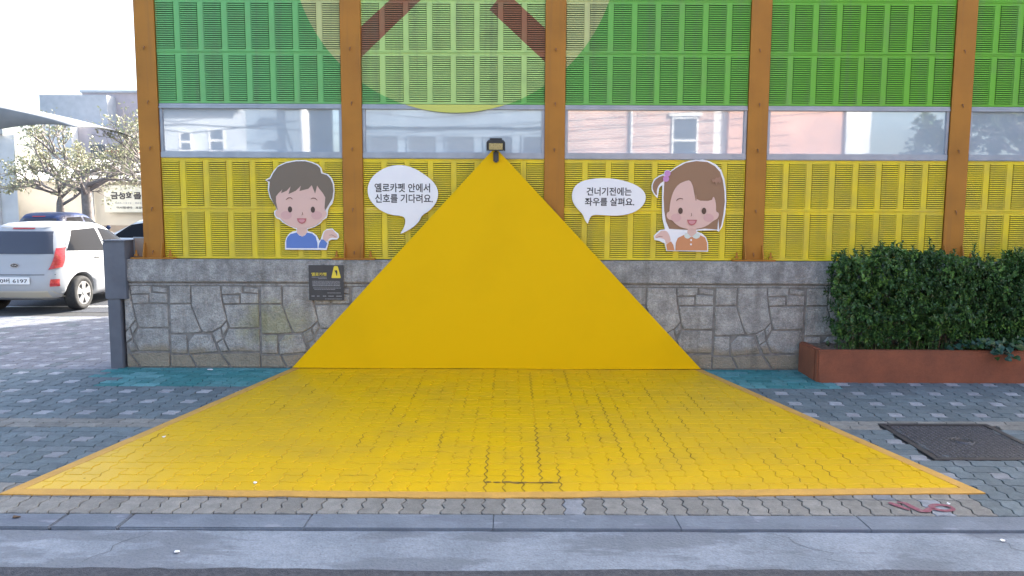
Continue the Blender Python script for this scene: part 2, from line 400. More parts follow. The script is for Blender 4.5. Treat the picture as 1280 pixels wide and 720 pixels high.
for u in range(U_lo, U_hi, 1):
    for (v0, v1, k) in ((28, 30, 'tan'), (30, 32, 'tan')): pavers.append((u, u+1, v0, v1, k))
    if u % 2 == 0:
        for v, k, o in ((16, 'tan', 0), (17, 'tan', 1), (18, 'blue', 0)): pavers.append((u+o, u+2+o, v, v+1, k))
        if u >= -57:
            for v in range(4): pavers.append((u+v % 2, u+2+v % 2, v, v+1, 'blue'))
        else:
            pavers.append((u, u+2, 3, 4, 'blue')) if False else None
def paver_col(k, x, y):
    j = random.uniform(.86, 1.12)
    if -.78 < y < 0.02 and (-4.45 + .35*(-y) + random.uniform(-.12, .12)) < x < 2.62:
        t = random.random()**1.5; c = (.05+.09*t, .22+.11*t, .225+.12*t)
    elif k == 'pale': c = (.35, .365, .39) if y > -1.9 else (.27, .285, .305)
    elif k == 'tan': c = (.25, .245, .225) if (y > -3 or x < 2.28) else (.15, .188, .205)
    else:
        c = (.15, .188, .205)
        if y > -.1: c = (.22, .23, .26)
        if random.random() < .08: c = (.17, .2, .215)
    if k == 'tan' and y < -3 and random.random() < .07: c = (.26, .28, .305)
    return tuple(q*j for q in c)
pavers += [(-57, -56, 0, 1, 'blue'), (-57, -55, 1, 2, 'blue'), (-57, -56, 2, 3, 'blue'), (-57, -55, 3, 4, 'blue')]
pavers += [(-57, -55, -2, -1, 'blue'), (-57, -55, -1, 0, 'blue')]
# the painted ground triangle: back left, front left, front middle, front right, back right (counter-clockwise)
CARP = [(-2.63, -.062), (-3.425, -3.305), (-.5, -3.335), (2.405, -3.237), (1.508, -.062)]
def clip(poly, conv):
    out = poly
    for (ax, ay), (bx, by) in zip(conv, conv[1:]+conv[:1]):
        inp = out; out = []
        if not inp: break
        def sd_(p): return (bx-ax)*(p[1]-ay)-(by-ay)*(p[0]-ax)
        for i in range(len(inp)):
            p, q = inp[i], inp[(i+1) % len(inp)]; sp, sq = sd_(p), sd_(q)
            if sp >= 0: out.append(p)
            if (sp >= 0) != (sq >= 0):
                t = sp/(sp-sq); out.append((p[0]+(q[0]-p[0])*t, p[1]+(q[1]-p[1])*t))
    return out
def inner(conv, d):
    res = []; n = len(conv)
    L = []
    for (ax, ay), (bx, by) in zip(conv, conv[1:]+conv[:1]):
        q = math.hypot(bx-ax, by-ay); nx, ny = -(by-ay)/q, (bx-ax)/q; dd = 0 if abs(by-ay) < 1e-6 else d
        L.append((ax+nx*dd, ay+ny*dd, bx-ax, by-ay))
    for i in range(n):
        x1, y1, dx1, dy1 = L[i-1]; x2, y2, dx2, dy2 = L[i]
        den = dx1*dy2-dy1*dx2; t = ((x2-x1)*dy2-(y2-y1)*dx2)/den; res.append((x1+dx1*t, y1+dy1*t))
    return res
CARP_IN = inner(CARP, .08)
pv, pf, pc = [], [], []
cv, cf = [], []
def emit(V, F, poly, zf, dz, ztop, depth, rim):
    b = len(V); n = len(poly)
    cx = sum(p[0] for p in poly)/n; cy = sum(p[1] for p in poly)/n
    hx = max(1e-3, max(abs(p[0]-cx) for p in poly)); hy = max(1e-3, max(abs(p[1]-cy) for p in poly))
    for p in poly: V.append((p[0], p[1], zf(*p)+dz-depth))
    for p in poly: V.append((p[0], p[1], zf(*p)+dz-rim))
    k1, k2 = max(.3, 1-rim*1.3/hx), max(.3, 1-rim*1.3/hy)
    for p in poly:
        q = (cx+(p[0]-cx)*k1, cy+(p[1]-cy)*k2); V.append((q[0], q[1], zf(*q)+dz))
    c = 0
    for r in (0, 1):
        for i in range(n):
            j = (i+1) % n; F.append((b+r*n+i, b+r*n+j, b+(r+1)*n+j, b+(r+1)*n+i)); c += 1
    F.append(tuple(b+2*n+i for i in range(n))); return c+1
MH = (2.425, 3.275, -2.66, -1.85)
for (u0, u1, v0, v1, k) in pavers:
    poly = paver_poly(u0, u1, v0, v1)[::-1]      # counter-clockwise
    cx = sum(p[0] for p in poly)/len(poly); cy = sum(p[1] for p in poly)/len(poly)
    if cy > -.01 and cx > -4.48: continue
    if cx > 7.6 or cx < -11.8: continue
    if MH[0]+.02 < cx < MH[1]-.02 and MH[2]+.02 < cy < MH[3]-.02: continue
    tx, ty = random.gauss(0, .004), random.gauss(0, .005); h = random.uniform(-.0018, .0012)
    zf = lambda x, y, tx=tx, ty=ty, h=h, cx=cx, cy=cy: gz(y)+h+tx*(x-cx)+ty*(y-cy)
    n = emit(pv, pf, poly, zf, 0, 0, .014, .0032)
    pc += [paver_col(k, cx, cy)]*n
    q = clip(poly, CARP_IN)
    if len(q) > 2:
        a = abs(sum(q[i][0]*q[(i+1) % len(q)][1]-q[(i+1) % len(q)][0]*q[i][1] for i in range(len(q))))/2
        if a > 2e-4:
            h2 = random.uniform(0, .0012); zc = lambda x, y, tx=tx*.5, ty=ty*.5, h=h2, cx=cx, cy=cy: gz(y)+h+tx*(x-cx)+ty*(y-cy)
            emit(cv, cf, q, zc, .0072, 0, .0052, .0022)
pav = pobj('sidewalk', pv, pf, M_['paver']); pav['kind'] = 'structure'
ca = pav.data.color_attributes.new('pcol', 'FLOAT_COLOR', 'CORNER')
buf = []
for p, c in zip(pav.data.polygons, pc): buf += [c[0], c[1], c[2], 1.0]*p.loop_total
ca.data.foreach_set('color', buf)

# ------------------------------------------------------------------ the painted ground triangle
carpet = empty('painted_carpet', (-.5, -1.7, gz(-1.7)), 'big yellow paint triangle with ochre edge spread across the sidewalk pavers', 'floor marking')
def kid(o, par):
    o.parent = par; o.matrix_parent_inverse = par.matrix_basis.inverted(); return o
kid(pobj('joint_fill', [(x, y, gz(y)+.0036) for x, y in CARP_IN], [tuple(range(5))], M_['carpet']), carpet)
def jit(a, b, n, amp):
    return [(a[0]+(b[0]-a[0])*i/n, a[1]+(b[1]-a[1])*i/n+ (0 if i in (0, n) else random.uniform(-amp, amp))) for i in range(n)]
oo, ii = [], []
for k in (0, 1, 2, 3):
    a, b = CARP[k], CARP[k+1]; c, d = CARP_IN[k], CARP_IN[k+1]; n = 24
    oo += jit(a, b, n, .005); ii += [(c[0]+(d[0]-c[0])*i/n, c[1]+(d[1]-c[1])*i/n+random.uniform(-.003, .003)) for i in range(n)]
oo.append(CARP[4]); ii.append(CARP_IN[4])
bv = [(x, y, gz(y)-.002) for x, y in oo]+[(x, y, gz(y)+.0068) for x, y in oo]+[(x, y, gz(y)+.0088) for x, y in ii]+[(x, y, gz(y)+.001) for x, y in ii]
n = len(oo); bf = []
for r in range(3):
    for i in range(n-1): bf.append((r*n+i, r*n+i+1, (r+1)*n+i+1, (r+1)*n+i))
kid(pobj('border', bv, bf, M_['carpet_border']), carpet)
# joints that have opened again through the paint
kv, kf = [], []
def crack(pts, wd):
    P = ribbon_pts(pts, wd); b = len(kv); m_ = len(pts)
    for (x, y) in P: kv.append((x, y, gz(y)+.0092))
    for i in range(m_-1): kf.append((b+i, b+i+1, b+2*m_-2-i, b+2*m_-1-i))
def inC(x, y, d=.12): 
    return all((bx-ax)*(y-ay)-(by-ay)*(x-ax) > d*math.hypot(bx-ax, by-ay) for (ax, ay), (bx, by) in zip(CARP, CARP[1:]+CARP[:1]))
def vjoint(u, v0, v1, wd=.0045):
    n = max(2, int((v1-v0)*8)); P = [pm(u, v0+(v1-v0)*i/n) for i in range(n+1)]
    P = [(x+rc.uniform(-.0015, .0015), y) for x, y in P]
    P = [p for p in P if inC(*p, .07)]
    if len(P) > 1: crack(P, wd)
def hjoint(v, u0, u1, wd=.005):
    n = max(2, int((u1-u0)*8)); P = [pm(u0+(u1-u0)*i/n, v) for i in range(n+1)]
    P = [(x, y+rc.uniform(-.002, .002)) for x, y in P]
    P = [p for p in P if inC(*p, .07)]
    if len(P) > 1: crack(P, wd)
rc = random.Random(3)
uc = lambda x: round((x-X0)/SX)
for u in range(uc(-3.1), uc(2.2)):
    x = X0+SX*u
    for v in range(0, 28):
        pr = .07+.20*math.exp(-((x-.3)/1.1)**2)*(1 if v > 5 else .5)
        if rc.random() < pr*1.1: vjoint(u, v+rc.random()*.3, v+rc.choice((.5, .8, 1.2, 2, 3.3)), rc.uniform(.0015, .005))
        if rc.random() < .035: hjoint(v, u+rc.random()*.4, u+rc.uniform(.4, 1.8), rc.uniform(.0015, .004))
        if rc.random() < .03:
            q = pm(u+rc.random(), v+rc.random())
            if inC(*q, .1): crack([(q[0]+rc.uniform(-.012, .012)*t, q[1]+rc.uniform(-.006, .006)) for t in (-1, 0, 1)], rc.uniform(.005, .014))
for k in range(9):
    u = uc(-.62)+k*.45; hjoint(28+rc.uniform(-.04, .04), u, u+rc.uniform(.3, .7), rc.uniform(.008, .032))
for du in (0, 1, 2, 3, 4): vjoint(uc(-.6)+du, (22, 26, 23.5, 27, 25)[du], 29.6, (.0055, .003, .004, .003, .005)[du])
vjoint(uc(-.2), 17, 27.5, .006); vjoint(uc(.3), 12, 25, .004); vjoint(uc(.65), 14, 26, .004); vjoint(uc(1.1), 8, 14, .004); vjoint(uc(-.2), 2, 10, .004); vjoint(uc(.15), 1, 6, .004)
nb = len(cv)
kid(pobj('painted_stones', cv+kv, cf+[tuple(i+nb for i in q) for q in kf], [M_['carpet'], M_['crack']], mi=[0]*len(cf)+[1]*len(kf)), carpet)

# ------------------------------------------------------------------ stone faced retaining wall
wall = empty('retaining_wall', (0, 0, 0), 'long low grey retaining wall of cast stone pattern under the louvred barrier', 'wall')
XL, XR = -4.305, 7.2
box('core', XL, XR, -.03, .34, -.1, .872, M_['wallgap'], wall)
bm = bmesh.new()
cuts = [XL, XR]
add_box(bm, XL, XR, -.06, .35, .873, 1.098, .01)
obj('coping', bm, M_['coping'], wall)
box('coping_ledge', XL, XR, -.04, -.0305, .838, .856, M_['coping'], wall)
ST = [
 [(565,238),(667,238),(667,319),(563,321)],
 [(676,238),(818,238),(823,290),(832,350),(845,403),(815,437),(772,460),(731,465),(716,445),(692,385),(673,330)],
 [(827,238),(929,238),(927,272),(827,276)],
 [(938,240),(1009,250),(1009,270),(940,263)],
 [(830,283),(914,283),(914,320),(835,322)],
 [(922,272),(1009,277),(1009,319),(922,319)],
 [(838,330),(1009,327),(1009,438),(864,440),(852,410)],
 [(563,330),(665,328),(689,395),(713,462),(660,468),(562,468)],
 [(772,466),(812,444),(822,494),(791,514)],
 [(820,442),(846,412),(850,440),(828,472)],
 [(855,448),(1009,448),(1009,556),(858,556),(832,498)],
 [(797,520),(824,502),(849,556),(815,561)],
 [(562,478),(639,478),(639,569),(561,567)],
 [(649,512),(680,476),(762,476),(794,558),(650,571)],
 [(557,577),(650,579),(679,634),(557,634)],
 [(661,578),(805,570),(852,634),(690,634)],
 [(817,570),(1009,566),(1009,634),(866,634)],
]
def stone_pt(p, k): return (1.62+(p[0]-557)/4/126.0+k*.913, .835*(640-p[1])/405.)
bm = bmesh.new()
rs = random.Random(5)
for k in range(-7, 7):
    for s in ST:
        P = [stone_pt(p, k) for p in s]
        if max(p[0] for p in P) < XL+.02: continue
        P = [(max(p[0], XL+.004), p[1]) for p in P]
        cx = sum(p[0] for p in P)/len(P); cz = sum(p[1] for p in P)/len(P)
        yo = -.044+rs.uniform(-.003, .003)
        def ring(g, y):
            out = []
            for (x, z) in P:
                d = math.hypot(x-cx, z-cz) or 1; out.append(bm.verts.new((x+(cx-x)/d*min(g, d*.6), y, z+(cz-z)/d*min(g, d*.6))))
            return out
        R0, R1, R2 = ring(-.001, -.0302), ring(.001, yo+.005), ring(.007, yo)
        for A, B in ((R0, R1), (R1, R2)):
            for i in range(len(P)): 
                try: bm.faces.new((A[i], A[(i+1) % len(P)], B[(i+1) % len(P)], B[i]))
                except ValueError: pass
        bm.faces.new(R2)
obj('stone_facing', bm, M_['stone'], wall)

# yellow triangular board on the wall
tri = [(-2.624, .014), (-1.55, .009), (-.9, .013), (.1, .008), (1.492, .014), (-.573, 2.195), (-.600, 2.195)]
board = plate('triangle_board', tri, -.082, -.063, M_['board_yellow'])
tag(board, 'tall plain yellow triangular board standing against the stone wall and barrier', 'board')

# ------------------------------------------------------------------ noise barrier
bar = empty('noise_barrier', (0, 0, 1.1), 'tall louvred noise barrier painted green and yellow between brown posts', 'fence')
def bpart(o): return kid(o, bar)
# louvred panel, 1.8 m x 0.5 m, local x centred, z from 0
def louvre_panel(name, m):
    W, H = 1.80, .4995; V, F, MI = [], [], []
    def quad(a, b, c, d, mi=0):
        n = len(V); V.extend((a, b, c, d)); F.append((n, n+1, n+2, n+3)); MI.append(mi)
    y0 = .026; pitch = .2312; sw = .177
    zt, zb = H-.026, .026; nl = 22; p = (zt-zb)/nl
    x = -W/2; edges = []
    for c in range(8):
        cx = (c-3.5)*pitch; edges.append((max(-W/2+.002, cx-sw/2), min(W/2-.002, cx+sw/2)))
    xs = -W/2
    for a, b in edges+[(W/2, W/2)]:
        quad((xs, y0, 0), (a, y0, 0), (a, y0, H), (xs, y0, H)); xs = b
    for a, b in edges:
        quad((a, y0, 0), (b, y0, 0), (b, y0, zb), (a, y0, zb)); quad((a, y0, zt), (b, y0, zt), (b, y0, H), (a, y0, H))
        for k in range(nl):
            z1 = zt-k*p; z2 = z1-p*.70; yl = y0-.0105
            zm = z1-.0045
            quad((a, y0+.002, z1), (b, y0+.002, z1), (b-.003, yl+.001, zm), (a+.003, yl+.001, zm))
            quad((a+.003, yl+.001, zm), (b-.003, yl+.001, zm), (b-.004, yl, z2), (a+.004, yl, z2))
            quad((a+.004, yl, z2), (b-.004, yl, z2), (b-.004, yl+.006, z2-.001), (a+.004, yl+.006, z2-.001))
            quad((a, y0, z1), (a+.004, yl, z2), (a, y0+.002, z2), (a, y0+.002, z1)); quad((b, y0, z1), (b-.004, yl, z2), (b, y0+.002, z2), (b, y0+.002, z1))
            if k: pass
        for k in range(1):
            quad((a, y0+.03, zb), (b, y0+.03, zb), (b, y0+.03, zt), (a, y0+.03, zt), 1)
    # folded rims along the top and bottom edge
    for za, zb2 in ((0, .0), (H, H)):
        s = 1 if za == 0 else -1
        quad((-W/2, y0, za), (W/2, y0, za), (W/2, y0-.007, za+s*.003), (-W/2, y0-.007, za+s*.003))
        quad((-W/2, y0-.007, za+s*.003), (W/2, y0-.007, za+s*.003), (W/2, y0-.007, za+s*.010), (-W/2, y0-.007, za+s*.010))
        quad((-W/2, y0-.007, za+s*.010), (W/2, y0-.007, za+s*.010), (W/2, y0, za+s*.013), (-W/2, y0, za+s*.013))
        quad((-W/2, y0, za), (W/2, y0, za), (W/2, y0+.1, za), (-W/2, y0+.1, za))
    quad((-W/2, y0+.1, 0), (W/2, y0+.1, 0), (W/2, y0+.1, H), (-W/2, y0+.1, H))
    o = pobj(name, V, F, [m, M_['absorber']], None, mi=MI); return o
py_ = louvre_panel('louvre_panel', M_['panel_yellow']); pg_ = louvre_panel('louvre_panel', M_['mural'])
def put(o, loc, first):
    c = o if first else o.copy()
    if not first: COL.objects.link(c)
    c.location = loc; return c
for b in range(5):
    cx = -3+2*b
    for k in range(2): c = put(py_, (cx, 0, 1.103+.5*k), b == 0 and k == 0); bpart(c); c['label'] = 'yellow louvred panel'
    for k in range(4): c = put(pg_, (cx, 0, 2.632+.5*k), b == 0 and k == 0); bpart(c); c['label'] = 'green mural louvred panel'
bm = bmesh.new(); add_box(bm, -.9, .9, .010, .09, 0, .062, .006); lr = obj('rail', bm, M_['rail'])
bm = bmesh.new(); add_box(bm, -.9, .9, .008, .09, 0, .024, .004); add_box(bm, -.9, .9, .016, .085, .0245, .046, .003); ur = obj('rail', bm, M_['rail'])
bm = bmesh.new(); add_box(bm, -.9, .9, .04, .052, 0, .422, .001); gp = obj('glass_pane', bm, M_['glass'])
bm = bmesh.new(); add_box(bm, -.015, .015, .02, .08, 0, .417, .003); gj = obj('pane_frame', bm, M_['rail'])
for b in range(5):
    cx = -3+2*b
    bpart(put(lr, (cx, 0, 2.104), b == 0)); bpart(put(ur, (cx, 0, 2.584), b == 0)); bpart(put(gp, (cx, 0, 2.164), b == 0)); bpart(put(gj, (cx-.885, 0, 2.1665), b == 0)); bpart(put(gj, (cx+.885, 0, 2.1665), False))
# lower rim of the painted disc running over the rail and the pane
a0 = math.asin((4.135-2.628)/1.585); ts = [math.pi+a0+(math.pi-2*a0)*i/24 for i in range(25)]
seg = [(-.985+1.585*math.cos(t), 4.135+1.585*math.sin(t)) for t in ts]
bpart(plate('painted_film', seg, .0035, .0065, M_['film_yellow']))
# posts
bm = bmesh.new()
add_box(bm, -.0995, .0995, 0, .012, 0, 3.65, .002); add_box(bm, -.004, .004, .0125, .185, 0, 3.65); add_box(bm, -.0995, .0995, .1855, .197, 0, 3.65, .002)
post0 = obj('post', bm, M_['post'])
bm = bmesh.new(); add_box(bm, -.215, .215, -.055, .26, 0, .014, .003); bp0 = obj('base_plate', bm, M_['post'])
def fin_bm(s):
    b = bmesh.new(); x = s*.088
    pr = [(-.048, .0145), (-.006, .0145), (-.001, .0145), (-.001, .165), (-.016, .165), (-.048, .06)]
    A = [b.verts.new((x-.005, y, z)) for y, z in pr]; B = [b.verts.new((x+.005, y, z)) for y, z in pr]
    b.faces.new(A); b.faces.new(B[::-1])
    for i in range(len(pr)): b.faces.new((A[i], A[(i+1) % len(pr)], B[(i+1) % len(pr)], B[i]))
    return b
fins = [obj('stiffener', fin_bm(s), M_['post']) for s in (-1, 1)]
bm = bmesh.new(); bmesh.ops.create_cone(bm, cap_ends=True, segments=6, radius1=.02, radius2=.02, depth=.018, matrix=Matrix.Translation((0, 0, .024)))
bmesh.ops.create_cone(bm, cap_ends=True, segments=10, radius1=.010, radius2=.009, depth=.05, matrix=Matrix.Translation((0, 0, .05)))
bolt0 = obj('bolt', bm, M_['post'])
bm = bmesh.new(); add_tube(bm, [(0, 0, .02), (0, -.014, .018), (0, -.02, .0), (0, -.019, -.018)], [.006, .0065, .006, .004], 6); hook0 = obj('pin', bm, M_['rust'])
for k in range(6):
    x = -4+2*k; f = k == 0
    p = put(post0, (x, 0, 1.1), f); bpart(p)
    def sub(o, loc, first):
        c = put(o, loc, first); c.parent = p; return c
    sub(bp0, (0, 0, .001), f); sub(fins[0], (0, 0, 0), f); sub(fins[1], (0, 0, 0), f)
    for i, s in enumerate((-1, 1)): sub(bolt0, (s*.17, -.02, .012), f and i == 0)
    for i, z in enumerate((.06, .49, 1.085, 1.53, 2.05, 2.6, 3.1)): sub(hook0, (random.uniform(-.012, .012), 0, z), f and i == 0)

# ------------------------------------------------------------------ floodlight at the apex
fl = empty('floodlight', (-.578, -.083, 2.1), 'small black floodlight on a bracket at the tip of the yellow triangle', 'lamp')
def flat(o): return kid(o, fl)
flat(box('bracket', -.604, -.552, -.112, -.083, 2.062, 2.175, M_['lampblack'], None, .011))
flat(box('arm', -.592, -.564, -.15, -.1, 2.165, 2.195, M_['lampblack'], None, .005))
bm = bmesh.new()
# head tilted towards the pavement
add_box(bm, -.083, .083, -.03, .03, -.055, .045, .008); add_box(bm, -.06, .06, -.012, .035, .046, .062, .004)
for s in (-1, 1): add_box(bm, s*.084-.006, s*.084+.006, -.034, .02, -.056, .03, .003)
hd = obj('lamp_head', bm, M_['lampblack'])
hd.location = (-.578, -.16, 2.228); hd.rotation_euler = (math.radians(12), 0, 0); flat(hd)
g = box('lamp_window', -.066, .066, -.035, -.0305, -.042, .018, M_['lampglass'], hd)

# ------------------------------------------------------------------ printed figures and bubbles
KS = 1/(5.142*128.3)
def mapper(ox, oz, cx, cz): return lambda p: (ox+(p[0]-cx)*KS, oz-(p[1]-cz)*KS)
def fig_layers(par, mp, layers, y):
    for i, (nm, pts, m, sm) in enumerate(layers):
        P = chaikin(pts, sm) if sm else pts
        kid(plate(nm, [mp(p) for p in P], y-.0006*(i+1), y-.0006*i-.0001, M_[m]), par)
YB = -.004      # front face of the boards (they hang on the louvres)
boy = empty('boy_sign', (-2.51, YB, 1.2), 'cut-out sign of a smiling boy in blue shirt with open hand', 'sign')
mb = mapper(-2.510, 1.643, 280, 390)
o1 = [(45,230),(75,212),(100,170),(135,135),(185,112),(250,100),(310,100),(355,112),(392,127),(413,150),(420,180),(455,190),(480,215),(493,250),(496,300),(490,350),(478,385),(462,400),(450,425),(448,450),(440,475),(415,490),(400,510),(360,535),(312,550),(314,562),(345,570),(372,590),(388,622),(396,622),(408,590),(418,565),(440,548),(475,543),(492,560),(515,578),(520,602),(505,617),(470,617),(450,627),(450,640),(436,685),(163,684),(163,640),(170,610),(190,580),(215,565),(240,560),(240,550),(190,528),(150,505),(135,488),(110,478),(97,455),(98,430),(116,420),(95,380),(70,340),(60,290),(64,244)]
kid(plate('board', [mb(p) for p in o1], YB, YB+.012, M_['white']), boy)
brow = lambda pl, wd: ribbon_pts(pl, wd)
boyL = [
 ('neck', [(245,535),(308,535),(312,575),(278,600),(243,575)], 'skin', 0),
 ('shirt', [(171,674),(172,625),(180,602),(200,582),(241,571),(258,590),(278,598),(298,588),(310,571),(345,578),(367,598),(377,640),(378,674)], 'blue_print', 0),
 ('hand', [(410,618),(418,580),(428,560),(448,552),(478,550),(486,562),(508,584),(512,600),(502,608),(470,602),(452,612),(440,634)], 'skin', 1),
 ('finger_line', ribbon_pts([(455,588),(475,586),(500,600)], 3), 'line', 0),
 ('sleeve', [(383,672),(390,640),(405,614),(420,618),(443,640),(430,674)], 'blue_print', 0),
 ('face', [(108,330),(112,380),(120,422),(108,430),(104,452),(114,470),(138,478),(150,495),(180,518),(220,538),(280,549),(340,538),(375,520),(402,500),(415,484),(438,468),(443,442),(436,426),(428,420),(440,340),(420,230),(280,190),(150,230)], 'skin', 1),
 ('blush', ell(177,458,36,28), 'blush', 0), ('blush', ell(377,458,36,28), 'blush', 0),
 ('hair', [(52,231),(80,222),(98,188),(130,145),(185,120),(250,108),(310,107),(352,118),(385,132),(405,150),(412,185),(450,196),(472,220),(486,255),(489,300),(482,345),(462,380),(432,428),(430,405),(436,340),(420,312),(398,285),(384,264),(370,316),(349,262),(326,285),(268,300),(278,266),(245,298),(196,320),(211,270),(185,298),(148,314),(156,290),(130,315),(113,336),(112,372),(123,426),(104,395),(80,345),(69,295),(76,240)], 'hair_boy', 0),
 ('eye', ell(203,420,14,20), 'eye', 0), ('eye', ell(353,421,14,20), 'eye', 0),
 ('eyebrow', ribbon_pts([(178,357),(195,345),(210,344),(221,354)], 6), 'line', 0), ('eyebrow', ribbon_pts([(341,352),(355,345),(370,347),(384,360)], 6), 'line', 0),
 ('nose', ribbon_pts([(282,436),(287,452),(278,457)], 4), 'line', 0),
 ('mouth', [(247,478),(310,478),(306,495),(296,508),(279,515),(262,508),(251,495)], 'mouth', 0),
 ('tongue', [(256,484),(301,484),(297,498),(279,508),(261,498)], 'tongue', 1),
]
fig_layers(boy, mb, boyL, YB)
girl = empty('girl_sign', (1.37, YB, 1.2), 'cut-out sign of a smiling girl in orange dress with side ponytail', 'sign')
mg = mapper(1.345, 1.645, 890, 400)
o2 = [(640,265),(655,225),(690,200),(718,190),(726,170),(745,164),(762,172),(790,150),(840,118),(890,103),(925,97),(945,99),(968,96),(1012,106),(1058,128),(1093,163),(1115,220),(1128,290),(1133,370),(1128,450),(1112,532),(1090,566),(1075,556),(946,560),(948,567),(980,578),(1007,603),(1022,640),(1024,698),(748,694),(735,645),(700,628),(668,622),(662,595),(683,573),(703,556),(735,552),(728,525),(716,480),(713,420),(711,350),(710,262),(690,280),(681,347),(660,327),(642,297)]
kid(plate('board', [mg(p) for p in o2], YB, YB+.012, M_['white']), girl)
girlL = [
 ('ponytail', [(722,198),(690,208),(660,230),(645,265),(650,300),(677,338),(674,292),(692,255),(720,236)], 'hair_girl', 1),
 ('hair', [(722,250),(735,190),(762,178),(800,150),(860,118),(930,106),(1000,112),(1050,138),(1085,175),(1105,230),(1118,300),(1123,370),(1116,450),(1103,530),(1092,556),(1084,480),(1080,552),(1000,546),(900,556),(762,548),(740,500),(726,430),(720,340)], 'hair_girl', 0),
 ('neck', [(884,540),(940,540),(943,575),(911,602),(882,575)], 'skin', 0),
 ('hand', [(742,642),(735,617),(700,606),(671,612),(671,592),(700,572),(708,560),(745,560),(765,590),(776,630),(750,648)], 'skin', 1),
 ('finger_line', ribbon_pts([(678,608),(700,598),(720,598)], 3), 'line', 0),
 ('sleeve', [(744,652),(776,630),(792,655),(801,690),(753,690)], 'orange_print', 0),
 ('dress', [(806,690),(808,640),(820,608),(860,588),(910,602),(965,588),(1000,605),(1014,640),(1017,690)], 'orange_print', 0),
 ('collar', [(875,569),(860,588),(866,606),(888,614),(908,600)], 'collar', 1), ('collar', [(947,569),(970,588),(960,608),(936,614),(913,600)], 'collar', 1),
 ('button', ell(908,621,6,7,12), 'white', 0), ('button', ell(908,650,6,7,12), 'white', 0),
 ('face', [(890,230),(858,236),(815,256),(785,296),(768,350),(760,410),(760,436),(745,440),(741,465),(755,487),(778,490),(800,515),(840,540),(900,552),(960,545),(1010,528),(1050,494),(1075,482),(1086,460),(1083,440),(1066,435),(1065,390),(1056,350),(1045,334),(1035,365),(937,363),(930,320),(910,270)], 'skin', 1),
 ('hair_strand', [(908,262),(922,285),(936,362),(930,362),(918,310)], 'hair_girl', 0),
 ('blush', ell(805,475,34,27), 'blush', 0), ('blush', ell(1018,475,34,27), 'blush', 0),
 ('hair_shine', [(1030,222),(1052,225),(1060,212),(1072,215),(1088,203),(1094,240),(1082,250),(1072,238),(1062,264),(1050,238),(1040,250)], 'hair_shine', 0),
 ('hair_bead', ell(741,188,20,20), 'pink_print', 0), ('hair_bead', ell(732,222,20,20), 'pink_print', 0),
 ('eye', ell(832,430,15,21), 'eye', 0), ('eye', ell(986,430,15,21), 'eye', 0),
 ('eyebrow', ribbon_pts([(803,366),(812,354),(828,349),(846,353)], 6), 'line', 0),
 ('nose', ribbon_pts([(903,444),(906,459),(900,466)], 4), 'line', 0),
 ('mouth', [(876,488),(942,488),(937,505),(926,520),(908,526),(891,519),(881,505)], 'mouth', 0),
 ('tongue', [(885,494),(933,494),(928,509),(908,519),(890,509)], 'tongue', 1),
]
fig_layers(girl, mg, girlL, YB)
def bubble(name_pts, mp, lines, label, org):
    e = empty('speech_bubble_sign', org, label, 'sign')
    kid(plate('board', [mp(p) for p in chaikin(name_pts, 1)], YB, YB+.012, M_['white']), e)
    for (s, x0, z0, x1, z1) in lines:
        a = mp((x0, z1)); b = mp((x1, z0))
        kid(text_mesh('lettering', s, a[0], b[0], a[1], b[1], YB-.0012, M_['ink'], None, .018), e)
m1 = mapper(-1.503, 1.700, 940, 355)
bubble([(708,305),(712,262),(735,215),(775,178),(830,147),(890,132),(945,132),(1010,149),(1070,184),(1132,230),(1166,280),(1172,330),(1152,385),(1110,430),(1062,458),(1048,492),(1018,526),(975,555),(924,580),(920,576),(944,540),(955,500),(950,474),(930,462),(860,456),(800,432),(752,395),(718,350)], m1,
       [('옐로카펫 안에서', 755, 250, 1118, 308), ('신호를 기다려요.', 757, 319, 1135, 377)], 'white speech bubble sign beside the boy, tail reaching the yellow triangle', (-1.5, YB, 1.7))
m2 = mapper(.545, 1.695, 378, 370)
bubble([(134,325),(148,282),(183,250),(235,232),(310,222),(400,224),(480,239),(550,264),(597,295),(620,332),(617,372),(592,411),(550,441),(490,461),(420,468),(340,463),(278,461),(257,475),(248,500),(242,519),(237,517),(222,495),(208,460),(185,436),(153,400),(137,365)], m2,
       [('건너기전에는', 230, 282, 525, 336), ('좌우를 살펴요.', 220, 349, 545, 403)], 'oval white speech bubble sign beside the girl, short tail at lower left', (.545, YB, 1.695))

# ------------------------------------------------------------------ information plaque
pl = empty('information_plaque', (-2.257, -.064, .87), 'charcoal information plaque with yellow heading fixed to the wall coping', 'plaque')
px = lambda u: -2.440+(u-85)/13.08/127.; pz = lambda v: 1.048-(v-88)/13.08/126.
yP = -.072
kid(box('board', px(85), px(660), yP, -.0605, pz(668), pz(88), M_['plaque'], None, .001), pl)
kid(plate('emblem', [(px(a), pz(b)) for a, b in [(515,103),(560,103),(572,118),(615,288),(608,300),(468,300),(460,290),(502,118)]], yP-.0012, yP-.0002, M_['plaque_yellow']), pl)
kid(plate('emblem_figure', [(px(a), pz(b)) for a, b in [(512,165),(530,185),(528,172),(545,168),(558,180),(560,215),(556,235),(556,258),(542,258),(540,235),(530,205),(518,185)]], yP-.0022, yP-.0013, M_['ink']), pl)
kid(text_mesh('lettering', '옐로카펫', px(130), px(382), pz(266), pz(210), yP-.001, M_['plaque_yellow'], None, .012), pl)
rp = random.Random(11)
bm = bmesh.new()
